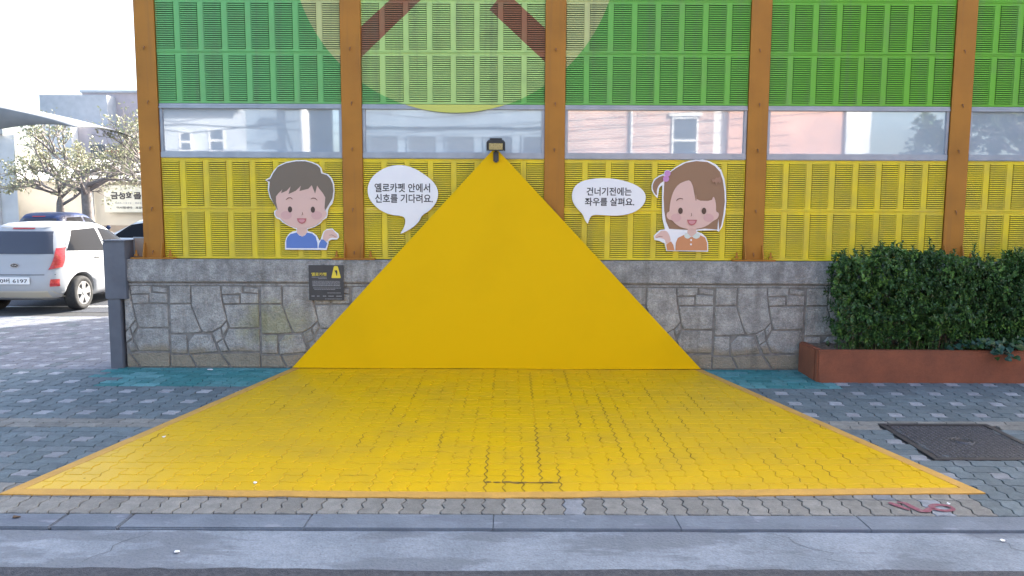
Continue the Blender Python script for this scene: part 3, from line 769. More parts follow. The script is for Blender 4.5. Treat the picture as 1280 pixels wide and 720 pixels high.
for v, u0, u1, dash in [(285,135,380,14),(308,245,380,14),(352,145,600,12),(372,145,600,12),(392,145,600,12),(412,145,600,12),(424,145,600,12),(464,155,610,12),(487,175,520,12),(545,385,610,12),(645,350,630,10)]:
    u = u0
    while u < u1:
        d = rp.uniform(.6, 2.2)*dash; add_box(bm, px(u), px(min(u1, u+d)), yP-.001, yP-.0002, pz(v+5), pz(v-4)); u += d+rp.uniform(3, 7)
kid(obj('small_print', bm, M_['plaque_grey']), pl)
for u0, u1 in ((125,180),(215,262),(312,368),(405,495),(535,625)):
    u = u0; bm = bmesh.new()
    while u < u1-6: d = rp.uniform(7, 16); add_box(bm, px(u), px(min(u1, u+d)), yP-.001, yP-.0002, pz(606), pz(591)); u += d+4
    kid(obj('sponsor_mark', bm, M_['plaque_grey']), pl)
bm = bmesh.new(); add_box(bm, px(145), px(605), yP-.001, yP-.0002, pz(442), pz(440)); kid(obj('divider_line', bm, M_['plaque_grey']), pl)

# ------------------------------------------------------------------ gate post and sheet panel at the left end of the wall
gpst = empty('gate_post', (-4.44, 0, 0), 'dark grey painted steel gate post closing the left end of the wall', 'post')
kid(box('shaft', -4.452, -4.325, -.075, .12, -.03, .70, M_['gatepost'], None, .006), gpst)
kid(box('upper_casing', -4.468, -4.25, -.085, .13, .701, 1.272, M_['gatepost'], None, .006), gpst)
kid(box('cap', -4.474, -4.244, -.09, .135, 1.273, 1.288, M_['gatepost'], None, .004), gpst)
bm = bmesh.new()
for z in (.05, .5): add_box(bm, -4.324, -4.31, .02, .05, z, z+.05, .002)
kid(obj('hinge', bm, M_['gatepost']), gpst)
shp = empty('gate_leaf', (-4.2, .15, 1.1), 'small beige sheet metal panel with pale edge between gate post and barrier', 'panel')
kid(box('sheet', -4.24, -4.105, .10, .115, 1.10, 1.30, M_['beige'], None, .002), shp)
bm = bmesh.new(); add_box(bm, -4.252, -4.2405, .095, .12, 1.10, 1.312); add_box(bm, -4.24, -4.105, .095, .12, 1.3005, 1.312); kid(obj('edge_trim', bm, M_['rail']), shp)

# ------------------------------------------------------------------ manhole cover
mh = empty('manhole_cover', (2.85, -2.25, gz(-2.25)), 'square cast iron manhole cover set in the pavement beside the planter', 'manhole cover')
def gbox(bm, x0, x1, y0, y1, dz0, dz1, bev=0):
    n0 = len(bm.verts); add_box(bm, x0, x1, y0, y1, dz0, dz1, bev); bm.verts.ensure_lookup_table()
    for v in bm.verts[n0:]: v.co.z += gz(v.co.y)
bm = bmesh.new(); x0, x1, y0, y1 = MH
gbox(bm, x0, x1, y0, y0+.045, -.03, .004, .002); gbox(bm, x0, x1, y1-.045, y1, -.03, .004, .002); gbox(bm, x0, x0+.045, y0+.0455, y1-.0455, -.03, .004, .002); gbox(bm, x1-.045, x1, y0+.0455, y1-.0455, -.03, .004, .002)
kid(obj('frame', bm, M_['iron']), mh)
bm = bmesh.new(); gbox(bm, x0+.05, x1-.05, y0+.05, y1-.05, -.03, -.0015, .001)
kid(obj('lid', bm, M_['iron']), mh)
bm = bmesh.new(); n = 21
for i in range(n):
    for j in range(n):
        x = x0+.075+(x1-x0-.15)*i/(n-1); y = y0+.075+(y1-y0-.15)*j/(n-1)
        if math.hypot(x-(x0+x1)/2, (y-(y0+y1)/2)) < .085: continue
        q = bmesh.ops.create_cone(bm, cap_ends=True, segments=4, radius1=.0125, radius2=.009, depth=.0042, matrix=Matrix.Translation((x, y, gz(y)+.0006)) @ Matrix.Rotation(math.radians(0 if (i+j) % 2 else 45), 4, 'Z'))
tt = [k*2*math.pi/28 for k in range(29)]
for r in (.072, .045):
    add_tube(bm, [((x0+x1)/2+r*math.cos(t), (y0+y1)/2+r*math.sin(t), gz((y0+y1)/2+r*math.sin(t))-.001) for t in tt], .005, 5, False)
gbox(bm, x0+.056, x1-.056, y0+.053, y0+.058, -.002, .002); gbox(bm, x0+.056, x0+.061, y0+.059, y1-.056, -.002, .002); gbox(bm, x1-.061, x1-.056, y0+.059, y1-.056, -.002, .002); gbox(bm, x0+.062, x1-.062, y1-.058, y1-.053, -.002, .002)
kid(obj('raised_studs', bm, M_['iron_worn']), mh)

# ------------------------------------------------------------------ planter, soil, shrubs
plr = empty('planter', (4.2, -.28, 0), 'long low red-brown painted planter box against the stone wall', 'planter')
bm = bmesh.new(); PX0, PX1, PY = 2.475, 7.0, -.545
add_box(bm, PX0, PX1, PY, PY+.07, -.02, .297, .012); add_box(bm, PX0, PX0+.07, PY+.071, -.061, -.02, .297, .012); add_box(bm, PX1-.07, PX1, PY+.071, -.061, -.02, .297, .01)
add_box(bm, PX0+.02, PX1-.02, PY-.006, PY-.0005, -.02, .065, .002)
kid(obj('box_wall', bm, M_['planter']), plr)
v = []; f = []; nx, ny = 90, 8; rr = random.Random(2)
for i in range(nx+1):
    for j in range(ny+1): v.append((PX0+.06+(PX1-PX0-.12)*i/nx, PY+.06+(-.055-PY-.06)*j/ny, .255+rr.uniform(-.012, .02)+.02*(j/ny)))
for i in range(nx):
    for j in range(ny): a = i*(ny+1)+j; f.append((a, a+ny+1, a+ny+2, a+1))
kid(pobj('soil', v, f, M_['soil'], smooth=True), plr)
def leaf_mat(name, c, c2, rough=.42):
    m = mat(name, c, c2, rough, 5, spec=.4, lo=.3, hi=.7); return m
LG = [leaf_mat('leaf_dark_green', (.026, .066, .020), (.040, .09, .028), .32), leaf_mat('leaf_green', (.048, .112, .030), (.065, .14, .036), .32), leaf_mat('leaf_fresh_green', (.095, .20, .04), (.13, .25, .055), .35)]
M_['twig'] = mat('twig_bark', (.12, .095, .07), (.17, .14, .1), .9, 30)
def add_leaf(V, F, MI, p, d, n, L, W, mi):
    d = d.normalized(); s = d.cross(n)
    if s.length < 1e-3: return
    s.normalize(); n = s.cross(d); b = len(V)
    fold = n*(W*.28)
    V += [p, p+d*L*.35+s*W*.5+fold, p+d*L*.75+s*W*.42+fold*.8, p+d*L-n*L*.12, p+d*L*.75-s*W*.42+fold*.8, p+d*L*.35-s*W*.5+fold, p+d*L*.5]
    F += [(b, b+1, b+6), (b+1, b+2, b+6), (b+2, b+3, b+6), (b+3, b+4, b+6), (b+4, b+5, b+6), (b+5, b, b+6)]; MI += [mi]*6
def rdir(rg): 
    while True:
        v = Vector((rg.uniform(-1, 1), rg.uniform(-1, 1), rg.uniform(-1, 1)))
        if .05 < v.length < 1: return v.normalized()
def hedge(name, cx, hw, h, label, seed, n_spr=780):
    rg = random.Random(seed); e = empty(name, (cx, -.29, .27), label, 'shrub', 'evergreen shrubs in the planter')
    V, F, MI = [], [], []; bm = bmesh.new()
    def topz(x): return h*(.93+.05*math.sin(x*7+seed)+.03*math.sin(x*17+seed*2))
    stems = []
    for i in range(16):
        bx, by = rg.uniform(-hw*.75, hw*.75), rg.uniform(-.08, .10)
        tx, ty, tz = bx+rg.uniform(-.2, .2), by+rg.uniform(-.12, .1), topz(bx)*rg.uniform(.75, 1.0)
        add_tube(bm, [(bx, by, -.03), ((bx+tx)/2+rg.uniform(-.03, .03), (by+ty)/2, tz*.5), (tx, ty, tz)], [.009, .006, .003], 5)
    for i in range(n_spr):
        x = rg.uniform(-hw, hw); z = topz(x)*(1-rg.random()**1.4) if rg.random() < .75 else rg.uniform(.05, topz(x))
        if z < .12 and rg.random() < .6: continue
        yy = rg.uniform(-.17, .2) if rg.random() < .5 else -.21+rg.gauss(0, .045)
        yy *= (1-.35*(z/h)**3); sx = (abs(x)/hw)
        if sx > .9: yy *= .7
        base = Vector((x, yy, z))
        # lumpy outline: clumps come forward and step back
        lump = .05*math.sin(x*9+seed)+.05*math.sin(z*11+x*5)
        base.y -= lump*.8
        if z < .3: base.y = max(base.y, -.14-.2*z)
        out = Vector((x/hw*.5, -.9 if yy < 0 else .6, .35+.8*max(0, z/h-.75)*4)).normalized()
        ax = (out+rdir(rg)*.7).normalized(); ax.z = abs(ax.z)*.8+.1
        k = rg.randint(5, 8); tip = 2 if (rg.random() < .2 or z > topz(x)*.97) and rg.random() < .6 else (1 if rg.random() < .5 else 0)
        for q in range(k):
            t = q/k; a = q*2.4+rg.random(); r = (ax.cross(Vector((math.cos(a), math.sin(a), .3)))).normalized()
            d = (r*(1-.35*t)+ax*(.25+.6*t)); L = rg.uniform(.028, .05)*(1.05-.25*t)
            add_leaf(V, F, MI, base+ax*(.045*t), d, ax, L, L*.58, tip if rg.random() < .75 else rg.randint(0, 1))
    # shoots standing above the clipped top
    for i in range(int(34*hw/.5)):
        x = rg.uniform(-hw, hw); z0 = topz(x)*.94; b0 = Vector((x, rg.uniform(-.16, .1), z0)); hh = rg.uniform(.05, .17)*(1.4 if rg.random() < .2 else 1)
        ax = Vector((rg.uniform(-.25, .25), rg.uniform(-.2, .1), 1)).normalized(); add_tube(bm, [b0-ax*.08, b0+ax*hh], [.003, .002], 4)
        for q in range(int(6+hh*60)):
            t = q/(6+hh*60); a = q*2.4; r = Vector((math.cos(a), math.sin(a), .25)); L = rg.uniform(.028, .044)
            add_leaf(V, F, MI, b0+ax*hh*(t*.9+.1), r*(1-.4*t)+ax*(.2+t*.5), ax, L, L*.55, 2 if rg.random() < .35 else 1)
    fo = pobj('foliage', V, F, LG, e, mi=MI)
    obj('stem', bm, M_['twig'], e)
    return e
hedge('hedge_shrub', 3.17, .47, .97, 'dense evergreen shrub at the left end of the planter, beside bare stone wall', 1, 1900)
hedge('hedge_shrub', 4.02, .44, .93, 'dense evergreen shrub near the right edge, behind the drooping vine', 4, 1700)
hedge('hedge_shrub', 4.85, .5, .95, 'dense evergreen shrub cut off by the right picture edge', 9, 1500)
# grass tufts and low weeds along the foot of the shrubs
rg = random.Random(21); V, F = [], []
for i in range(900):
    x = rg.uniform(2.72, 6.6); y = rg.uniform(-.47, -.25); hgt = rg.uniform(.04, .15)*(1 if rg.random() < .6 else .5); a = rg.uniform(0, 6.28); ln = rg.uniform(.01, .07)
    p = Vector((x, y, .255)); q = p+Vector((math.cos(a)*ln, math.sin(a)*ln, hgt)); s = Vector((-math.sin(a), math.cos(a), 0))*.003
    m_ = p*.5+q*.5+Vector((0, 0, .02)); b = len(V); V += [p-s, p+s, m_+s*.8, m_-s*.8, q]; F += [(b, b+1, b+2, b+3), (b+3, b+2, b+4)]
tag(pobj('grass', V, F, LG[1]), 'thin green grass along the front of the planter soil', 'grass', kind='stuff')
vine = empty('leafy_vine', (4.12, -.5, .3), 'broad-leaved vine drooping over the front edge of the planter', 'plant')
V, F, MI = [], [], []; bm = bmesh.new(); rg = random.Random(8)
path = [Vector((3.75, -.44, .29)), Vector((3.95, -.5, .36)), Vector((4.1, -.56, .36)), Vector((4.2, -.585, .29)), Vector((4.28, -.56, .33)), Vector((4.42, -.5, .38))]
add_tube(bm, [tuple(p) for p in path], .005, 6)
for i in range(64):
    t = rg.random()*(len(path)-1); k = int(t); p = path[k].lerp(path[k+1], t-k)+Vector((rg.uniform(-.07, .07), rg.uniform(-.03, .04), rg.uniform(-.02, .06)))
    if t > 2 and t < 3.6 and rg.random() < .5: p = p+Vector((rg.uniform(-.06, .04), -.02, rg.uniform(-.07, -.02)))
    n = Vector((rg.uniform(-.4, .4), -.7, .6+rg.random()*.4)); d = Vector((rg.uniform(-1, 1), -.5, rg.uniform(-.7, .1))); L = rg.uniform(.05, .085)
    add_leaf(V, F, MI, p, d, n, L, L*.95, 0 if rg.random() < .6 else 1)
LV = leaf_mat('vine_leaf_blue_green', (.028, .075, .055), (.04, .10, .07))
pobj('foliage', [tuple(v-Vector(vine.location)) for v in V], F, [LV, LG[0]], vine, mi=MI)
so_ = obj('stem', bm, M_['twig']); kid(so_, vine)

# ------------------------------------------------------------------ graffiti and litter
def gpaint(name, strokes, m):
    v, f = [], []
    for pts, wd in strokes:
        P = ribbon_pts(pts, wd); b = len(v); k = len(pts)
        for x, y in P: v.append((x, y, gz(y)+.0045))
        for i in range(k-1): f.append((b+i, b+i+1, b+2*k-2-i, b+2*k-1-i))
    return pobj(name, v, f, m)
def gp_(u, v): return (1.76+(u-100)/6/217., -3.375-(v-150)/6*.0094)
loop = [gp_(450+75*math.cos(t), 197+26*math.sin(t)) for t in [k*2*math.pi/22 for k in range(23)]]
tag(gpaint('graffiti', [([gp_(100, 150), gp_(130, 175), gp_(185, 218)], .042), ([gp_(165, 148), gp_(212, 155), gp_(232, 195), gp_(262, 228), gp_(305, 226), gp_(345, 206), gp_(380, 205)], .042), (loop, .036)], M_['graffiti']),
    'faded dark red sprayed scrawl on the front row of pavers', 'graffiti')
def scrap(x, y, z, s, seed, label, m='paper', nm='paper_scrap', cat='litter', grp='small white litter scraps'):
    rg = random.Random(seed); n = 7; a0 = rg.random()*6; s *= .7 if m == 'paper' else 1
    P = [(x+s*(1+.3*rg.uniform(-1, 1))*math.cos(a0+k*2*math.pi/n), y+s*.6*(1+.4*rg.uniform(-1, 1))*math.sin(a0+k*2*math.pi/n)) for k in range(n)]
    v = [(p[0], p[1], z+.001+rg.uniform(0, .006)) for p in P]+[(p[0], p[1], z+.004+rg.uniform(0, .008)) for p in P]
    f = [tuple(range(n))[::-1], tuple(range(n, 2*n))]+[(k, (k+1) % n, n+(k+1) % n, n+k) for k in range(n)]
    tag(pobj(nm, v, f, M_[m]), label, cat, grp)
scrap(-2.93, -2.26, gz(-2.26)+.007, .018, 1, 'tiny white paper scrap on the left part of the yellow carpet')
scrap(-1.98, -3.13, gz(-3.13)+.007, .018, 2, 'tiny white paper scrap near the front left of the yellow carpet')
scrap(-2.08, -4.0, -.0865, .022, 3, 'white paper scrap on the gutter concrete at the left')
scrap(2.12, -3.84, -.0865, .022, 4, 'white paper scrap on the gutter concrete at the right')
scrap(2.09, -3.40, gz(-3.4)+.003, .016, 5, 'white paper scrap on pavers beside the red scrawl')
scrap(-3.42, -.16, .002, .04, 6, 'flat white wrapper on teal painted pavers at the wall foot')
scrap(-3.22, -3.76, -.068, .035, 7, 'crumpled dead leaf lying in the wet gutter at far left', 'leaf_dead', 'dead_leaf', 'leaf', 'dead leaves in the gutter')
scrap(-3.12, -3.62, -.07, .022, 8, 'small dead leaf on the kerb at far left', 'leaf_dead', 'dead_leaf', 'leaf', 'dead leaves in the gutter')

# ------------------------------------------------------------------ cars
M_['car_silver'] = mat('silver_car_paint', (.40, .41, .43), None, .3, spec=.2); 
M_['car_blue'] = mat('navy_car_paint', (.035, .055, .14), None, .35, spec=.3)
M_['car_white'] = mat('white_car_paint', (.75, .76, .78), None, .25)
for k in ('car_silver', 'car_blue', 'car_white'): M_[k].node_tree.nodes['Principled BSDF'].inputs['Coat Weight'].default_value = .05
M_['car_glass'] = mat('tinted_car_glass', (.02, .022, .027), None, .06, spec=.02)
M_['rear_glass'] = mat('tinted_rear_glass', (.06, .065, .085), None, .12, spec=.5)
M_['tail_red'] = mat('red_tail_lamp', (.45, .035, .04), (.55, .08, .08), .15, 50)
M_['tyre'] = mat('tyre_rubber', (.025, .025, .027), (.04, .04, .04), .85, 40)
M_['rim'] = mat('alloy_rim', (.5, .51, .53), None, .3, metal=.8)
M_['chrome'] = mat('chrome', (.6, .6, .62), None, .15, metal=.9)
M_['trim'] = mat('dark_plastic_trim', (.03, .03, .033), None, .6)
M_['plate_w'] = mat('plate_white', (.8, .8, .8), None, .5)
RINGS = [(.19, .16, 3.16, .62), (.24, .07, 3.27, .70), (.33, .015, 3.33, .735), (.45, .0, 3.35, .748), (.60, .03, 3.33, .752), (.72, .07, 3.24, .748), (.80, .085, 3.05, .742), (.86, .10, 2.78, .728), (.905, .115, 2.50, .71),
         (1.0, .155, 2.30, .676), (1.1, .205, 2.10, .64), (1.2, .265, 1.92, .602), (1.28, .335, 1.77, .565), (1.33, .42, 1.63, .52), (1.36, .52, 1.5, .46), (1.38, .78, 1.25, .28)]
NE = 5.0
def ringv(z):
    if z <= RINGS[0][0]: return RINGS[0][1:]
    for i in range(len(RINGS)-1):
        a, b = RINGS[i], RINGS[i+1]
        if z <= b[0]:
            t = (z-a[0])/(b[0]-a[0]); return tuple(a[k]+(b[k]-a[k])*t for k in (1, 2, 3))
    return RINGS[-1][1:]
def side_x(y, z):
    yr, yf, w_ = ringv(z); c = (yr+yf)/2; a = (yf-yr)/2; t = min(.9999, abs((y-c)/a)); return w_*(1-t**NE)**(1/NE)
def rear_y(x, z):
    yr, yf, w_ = ringv(z); c = (yr+yf)/2; a = (yf-yr)/2; t = min(.9999, abs(x/w_)); return c-a*(1-t**NE)**(1/NE)
def front_y(x, z):
    yr, yf, w_ = ringv(z); c = (yr+yf)/2; a = (yf-yr)/2; t = min(.9999, abs(x/w_)); return c+a*(1-t**NE)**(1/NE)
def grid_patch(name, corners, fn, m, par, n=10, smooth=True):
    (a, b, c, d) = corners; v, f = [], []
    for i in range(n+1):
        for j in range(n+1):
            s, t = i/n, j/n
            p = ((a[0]*(1-s)+b[0]*s)*(1-t)+(d[0]*(1-s)+c[0]*s)*t, (a[1]*(1-s)+b[1]*s)*(1-t)+(d[1]*(1-s)+c[1]*s)*t); v.append(fn(*p))
    for i in range(n):
        for j in range(n): k = i*(n+1)+j; f.append((k, k+n+1, k+n+2, k+1))
    return pobj(name, v, f, m, par, smooth)
def car(name, loc, rz, scale, paint, label, plate_text=None, simple=False):
    e = empty(name, loc, label, 'car', None, rz); e.scale = (scale[0], scale[1], scale[2])
    n = 64; V, F = [], []
    zs = []
    for a, b in zip(RINGS, RINGS[1:]):
        zs += [a[0], (a[0]+b[0])/2]
    zs.append(RINGS[-1][0])
    for z in zs:
        yr, yf, w_ = ringv(z); c = (yr+yf)/2; a = (yf-yr)/2
        for k in range(n):
            t = k*2*math.pi/n; ct, st = math.cos(t), math.sin(t)
            V.append((w_*math.copysign(abs(ct)**(2/NE), ct), c+a*math.copysign(abs(st)**(2/NE), st), z))
    for i in range(len(zs)-1):
        for k in range(n): F.append((i*n+k, i*n+(k+1) % n, (i+1)*n+(k+1) % n, (i+1)*n+k))
    F.append(tuple(range(n))[::-1]); F.append(tuple((len(zs)-1)*n+k for k in range(n)))
    body = pobj('body', V, F, paint, e, True)
    # wheel arches are cut out of the shell
    bm = bmesh.new()
    for y in (.56, 2.78):
        for s in (-1, 1): bmesh.ops.create_cone(bm, cap_ends=True, segments=32, radius1=.315, radius2=.315, depth=.5, matrix=Matrix.Translation((s*.70, y, .28)) @ Matrix.Rotation(math.pi/2, 4, 'Y'))
    cme = bpy.data.meshes.new('cutter'); bm.to_mesh(cme); bm.free(); co = bpy.data.objects.new('cutter', cme); COL.objects.link(co); co.parent = e
    md = body.modifiers.new('arches', 'BOOLEAN'); md.operation = 'DIFFERENCE'; md.object = co; md.solver = 'EXACT'
    bpy.context.view_layer.update(); dg = bpy.context.evaluated_depsgraph_get(); nm_ = bpy.data.meshes.new_from_object(body.evaluated_get(dg))
    body.modifiers.clear(); body.data = nm_; nm_.name = 'body'; bpy.data.objects.remove(co)
    sm = lambda off, s: (lambda y, z: (s*(side_x(y, z)+off), y, z))
    rf = lambda off: (lambda x, z: (x, rear_y(x, z)-off, z))
    ff = lambda off: (lambda x, z: (x, front_y(x, z)+off, z))
    G = M_['car_glass']
    for s in (-1, 1):
        grid_patch('side_window', [(.34, .945), (1.28, .90), (1.24, 1.275), (.60, 1.255)], sm(.006, s), G, e)
        grid_patch('side_window', [(1.36, .90), (2.22, .905), (1.86, 1.2), (1.33, 1.275)], sm(.006, s), G, e)
    grid_patch('rear_window', [(-.655, .90), (.655, .90), (.55, 1.24), (-.55, 1.24)], rf(.007), M_['rear_glass'], e)
    grid_patch('windscreen', [(-.60, .93), (.60, .93), (.5, 1.27), (-.5, 1.27)], ff(.007), G, e)
    for s in (-1, 1):
        def corner(td, z, s=s):
            t = math.radians(-td); yr, yf, w_ = ringv(z); c = (yr+yf)/2; a = (yf-yr)/2; w2 = w_+.010; a2 = a+.010
            return (s*w2*abs(math.cos(t))**(2/NE), c-a2*abs(math.sin(t))**(2/NE), z)
        grid_patch('tail_light', [(70, .665), (50, .70), (37, 1.0), (56, .985)], corner, M_['tail_red'], e, 14)
        grid_patch('reflector', [(s*.52, .41), (s*.62, .41), (s*.62, .52), (s*.53, .52)], rf(.008), M_['tail_red'], e)
        for y0_, y1_ in ((1.305, 1.315), (2.33, 2.34)): grid_patch('door_seam', [(y0_, .34), (y1_, .34), (y1_, .89), (y0_, .89)], sm(.003, s), M_['trim'], e, 6)
        grid_patch('door_seam', [(.90, .50), (.91, .50), (.66, .89), (.65, .89)], sm(.003, s), M_['trim'], e, 6)
        bmh = bmesh.new(); xx = side_x(1.15, .8)
        for y in (.92, 1.9): add_box(bmh, s*xx-.012+s*.012, s*xx+.012+s*.012, y, y+.15, .80, .825, .006)
        obj('door_handle', bmh, paint, e)
        bmh = bmesh.new(); add_box(bmh, s*.80-.07, s*.80+.07, 2.12, 2.2, .93, 1.04, .03); obj('door_mirror', bmh, paint, e, True)
    grid_patch('brake_light', [(-.17, 1.275), (.17, 1.275), (.17, 1.295), (-.17, 1.295)], rf(.012), M_['tail_red'], e, 4)
    grid_patch('tailgate_seam', [(-.58, .585), (.58, .585), (.58, .595), (-.58, .595)], rf(.004), M_['trim'], e, 8)
    grid_patch('lower_valance', [(-.62, .24), (.62, .24), (.55, .345), (-.55, .345)], rf(.006), M_['trim'] if simple else mat('valance_paint', (.5, .46, .38), None, .35), e)
    if not simple:
        bmh = bmesh.new(); add_box(bmh, -.26, .26, -.022, -.004, .45, .555, .004); np_ = obj('number_plate', bmh, M_['plate_w'], e)
        text_mesh('lettering', plate_text, -.235, .235, .468, .538, -.0235, M_['ink'], np_, .015)
        # oval emblem with letters on the tailgate
        yb = rear_y(0, .73)-.012
        eo = [(ell(0, .73, .065, .034, 24)[k][0], ell(0, .73, .065, .034, 24)[k][1]) for k in range(24)]
        em = plate('emblem', eo, yb-.006, yb+.03, M_['chrome'], e)
        plate('emblem_field', ell(0, .73, .056, .026, 24), yb-.0075, yb-.0061, M_['trim'], em)
        text_mesh('lettering', 'KIA', -.036, .036, .717, .743, yb-.0085, M_['chrome'], em, .02)
        grid_patch('roof_spoiler_lip', [(-.5, 1.30), (.5, 1.30), (.46, 1.325), (-.46, 1.325)], rf(.03), paint, e, 6)
    tp = [(.09, .175), (.095, .23), (.085, .258), (.05, .268), (-.05, .268), (-.085, .258), (-.095, .23), (-.09, .175)]
    for y in (.56, 2.78):
        for s in (-1, 1):
            wv = empty('wheel', (s*.655, y, .268)); wv.parent = e
            bmw = bmesh.new(); m_ = 28
            R_ = [[bmw.verts.new((s*a, r*math.cos(t*2*math.pi/m_), r*math.sin(t*2*math.pi/m_))) for t in range(m_)] for a, r in tp]
            for A, B in zip(R_, R_[1:]+R_[:1]):
                for t in range(m_): bmw.faces.new((A[t], A[(t+1) % m_], B[(t+1) % m_], B[t]))
            obj('tyre', bmw, M_['tyre'], wv, True)
            bmw = bmesh.new()
            rp_ = [(.05, .0), (.05, .03)]
            for t in range(5):
                a = t*2*math.pi/5+.3; ca_, sa_ = math.cos(a), math.sin(a)
                for da in (-.17, .17):
                    pass
                P = []
                for r, wd in ((.03, .035), (.10, .045), (.178, .062)): P.append((r, wd))
                A = [bmw.verts.new((s*.092, ca_*r-sa_*wd, sa_*r+ca_*wd)) for r, wd in P]+[bmw.verts.new((s*.092, ca_*r+sa_*wd, sa_*r-ca_*wd)) for r, wd in P[::-1]]
                B = [bmw.verts.new((s*.06, q.co.y, q.co.z)) for q in A]
                bmw.faces.new(A); bmw.faces.new(B[::-1])
                for i in range(6): bmw.faces.new((A[i], A[(i+1) % 6], B[(i+1) % 6], B[i]))
            bmesh.ops.create_cone(bmw, cap_ends=True, segments=16, radius1=.04, radius2=.04, depth=.05, matrix=Matrix.Translation((s*.075, 0, 0)) @ Matrix.Rotation(math.pi/2, 4, 'Y'))
            for r0, r1 in ((.165, .182),):
                A0 = [[bmw.verts.new((s*xx, r*math.cos(t*2*math.pi/m_), r*math.sin(t*2*math.pi/m_))) for t in range(m_)] for xx, r in ((.093, r0), (.093, r1), (.02, r1), (.02, r0))]
                for A, B in zip(A0, A0[1:]+A0[:1]):
                    for t in range(m_): bmw.faces.new((A[t], A[(t+1) % m_], B[(t+1) % m_], B[t]))
            obj('rim', bmw, M_['rim'], wv)
            bmw = bmesh.new(); bmesh.ops.create_cone(bmw, cap_ends=True, segments=24, radius1=.17, radius2=.17, depth=.02, matrix=Matrix.Translation((s*.02, 0, 0)) @ Matrix.Rotation(math.pi/2, 4, 'Y')); obj('brake_disc', bmw, M_['trim'], wv)
    return e
car('parked_car', (-7.94, 3.82, -.004), math.radians(-1), (1, 1, 1.0), M_['car_silver'], 'silver hatchback seen from behind, parked beyond the end of the wall', '30버 6197')
car('parked_car', (-12.25, 11.2, -.004), math.radians(0), (.95, 1.0, 1.07), M_['car_blue'], 'dark blue car whose roof shows behind the silver hatchback', None, True)
car('parked_car', (-7.45, 10.9, -.004), math.radians(90), (1, 1.05, 1.0), M_['car_white'], 'white car mostly hidden behind the leftmost brown post', None, True)
# parking bay lines
v, f = [], []
for (x0, y0, x1, y1, wd) in [(-9.3, 4.6, -6.2, 4.75, .06), (-6.3, 4.7, -6.3, 9.2, .06), (-9.4, 4.6, -9.4, 9.2, .06)]:
    d = Vector((x1-x0, y1-y0)).normalized(); nx, ny = -d.y*wd, d.x*wd; b = len(v)
    v += [(x0-nx, y0-ny, -.002), (x1-nx, y1-ny, -.002), (x1+nx, y1+ny, -.002), (x0+nx, y0+ny, -.002)]; f.append((b, b+1, b+2, b+3))
tag(pobj('road_markings', v, f, M_['linepaint']), kind='structure')

# ------------------------------------------------------------------ background on the left
M_['plaster'] = mat('white_plaster', (.74, .74, .73), (.66, .66, .65), .8, 3)
M_['cream'] = mat('cream_sheet_wall', (.62, .58, .50), (.55, .51, .44), .8, 1.2)
M_['roofsheet'] = mat('pale_roof_sheet', (.6, .6, .58), (.4, .39, .37), .6, 3)
M_['canopy'] = mat('grey_canopy_fabric', (.25, .265, .28), (.20, .215, .23), .8, 2)
M_['mauve'] = mat('mauve_cladding', (.50, .45, .47), (.44, .40, .42), .8, 2)
M_['greyclad'] = mat('grey_cladding', (.46, .49, .52), (.40, .43, .46), .8, 2)
M_['bglass'] = mat('window_glass', (.07, .08, .10), None, .08, spec=.8)
M_['red'] = mat('red_print', (.5, .05, .05), None, .5)
M_['brickred'] = mat('rust_red_paint', (.4, .16, .11), None, .7)
M_['signcream'] = mat('sign_cream', (.68, .67, .58), (.62, .61, .53), .6, 5)
# white building at the far left
wb = empty('white_building', (-16, 13, 0), 'white plastered building at the far left edge behind the cars', 'building')
def wpart(o, e): return kid(o, e)
def prism(name, fp, z0, z1, m):
    n = len(fp); v = [(x, y, z0) for x, y in fp]+[(x, y, z1) for x, y in fp]
    return pobj(name, v, [tuple(range(n))[::-1], tuple(range(n, 2*n))]+[(k, (k+1) % n, n+(k+1) % n, n+k) for k in range(n)], m)
wpart(prism('wall', [(-24, 15.5), (-15.3, 15.5), (-18.6, 19.4), (-26, 19.4)], -.05, 3.75, M_['plaster']), wb)
bm = bmesh.new()
for x in (-16.6, -15.95): add_box(bm, x, x+.14, 15.40, 15.497, 0, 3.5, .01)
wpart(obj('pilaster', bm, M_['plaster']), wb)
wpart(box('door', -16.42, -16.0, 15.46, 15.497, 0, 2.2, M_['bglass']), wb)
wpart(prism('roof', [(-24.1, 15.3), (-15.5, 15.3), (-18.5, 19.45), (-26.1, 19.45)], 3.751, 3.9, M_['roofsheet']), wb)
# tent canopy (sagging fabric with a rolled edge, on poles)
cn = empty('tent_canopy', (-11.5, 9.5, 2.9), 'dark grey fabric tent canopy sloping down towards the trees', 'canopy')
v, f = [], []; n, m_ = 24, 10
def can_pt(s, t):      # s along the slope (left to right), t depth
    x = -12.6+2.8*s; y = 9.0+2.6*t
    z = 3.97-.35*s-.30*s*s*s+.10*math.sin(math.pi*t)-.08*math.sin(math.pi*s)-(.02+.42*(1-s)**.7)*(0 if t > 0.02 else 1)*0
    return x, y, z
for lay in (0, -.02):
    for i in range(n+1):
        for j in range(m_+1):
            x, y, z = can_pt(i/n, j/m_); v.append((x, y, z+lay))
L1 = (n+1)*(m_+1)
for i in range(n):
    for j in range(m_): a = i*(m_+1)+j; f += [(a, a+m_+1, a+m_+2, a+1), (L1+a, L1+a+1, L1+a+m_+2, L1+a+m_+1)]
for i in range(n): a = i*(m_+1); f += [(a, L1+a, L1+a+m_+1, a+m_+1), (a+m_, a+m_+m_+1, L1+a+m_+m_+1, L1+a+m_)]
wpart(pobj('fabric', v, f, M_['canopy'], None, True), cn)
v, f = [], []                      # valance hanging from the front edge, deep at the left, running out at the right
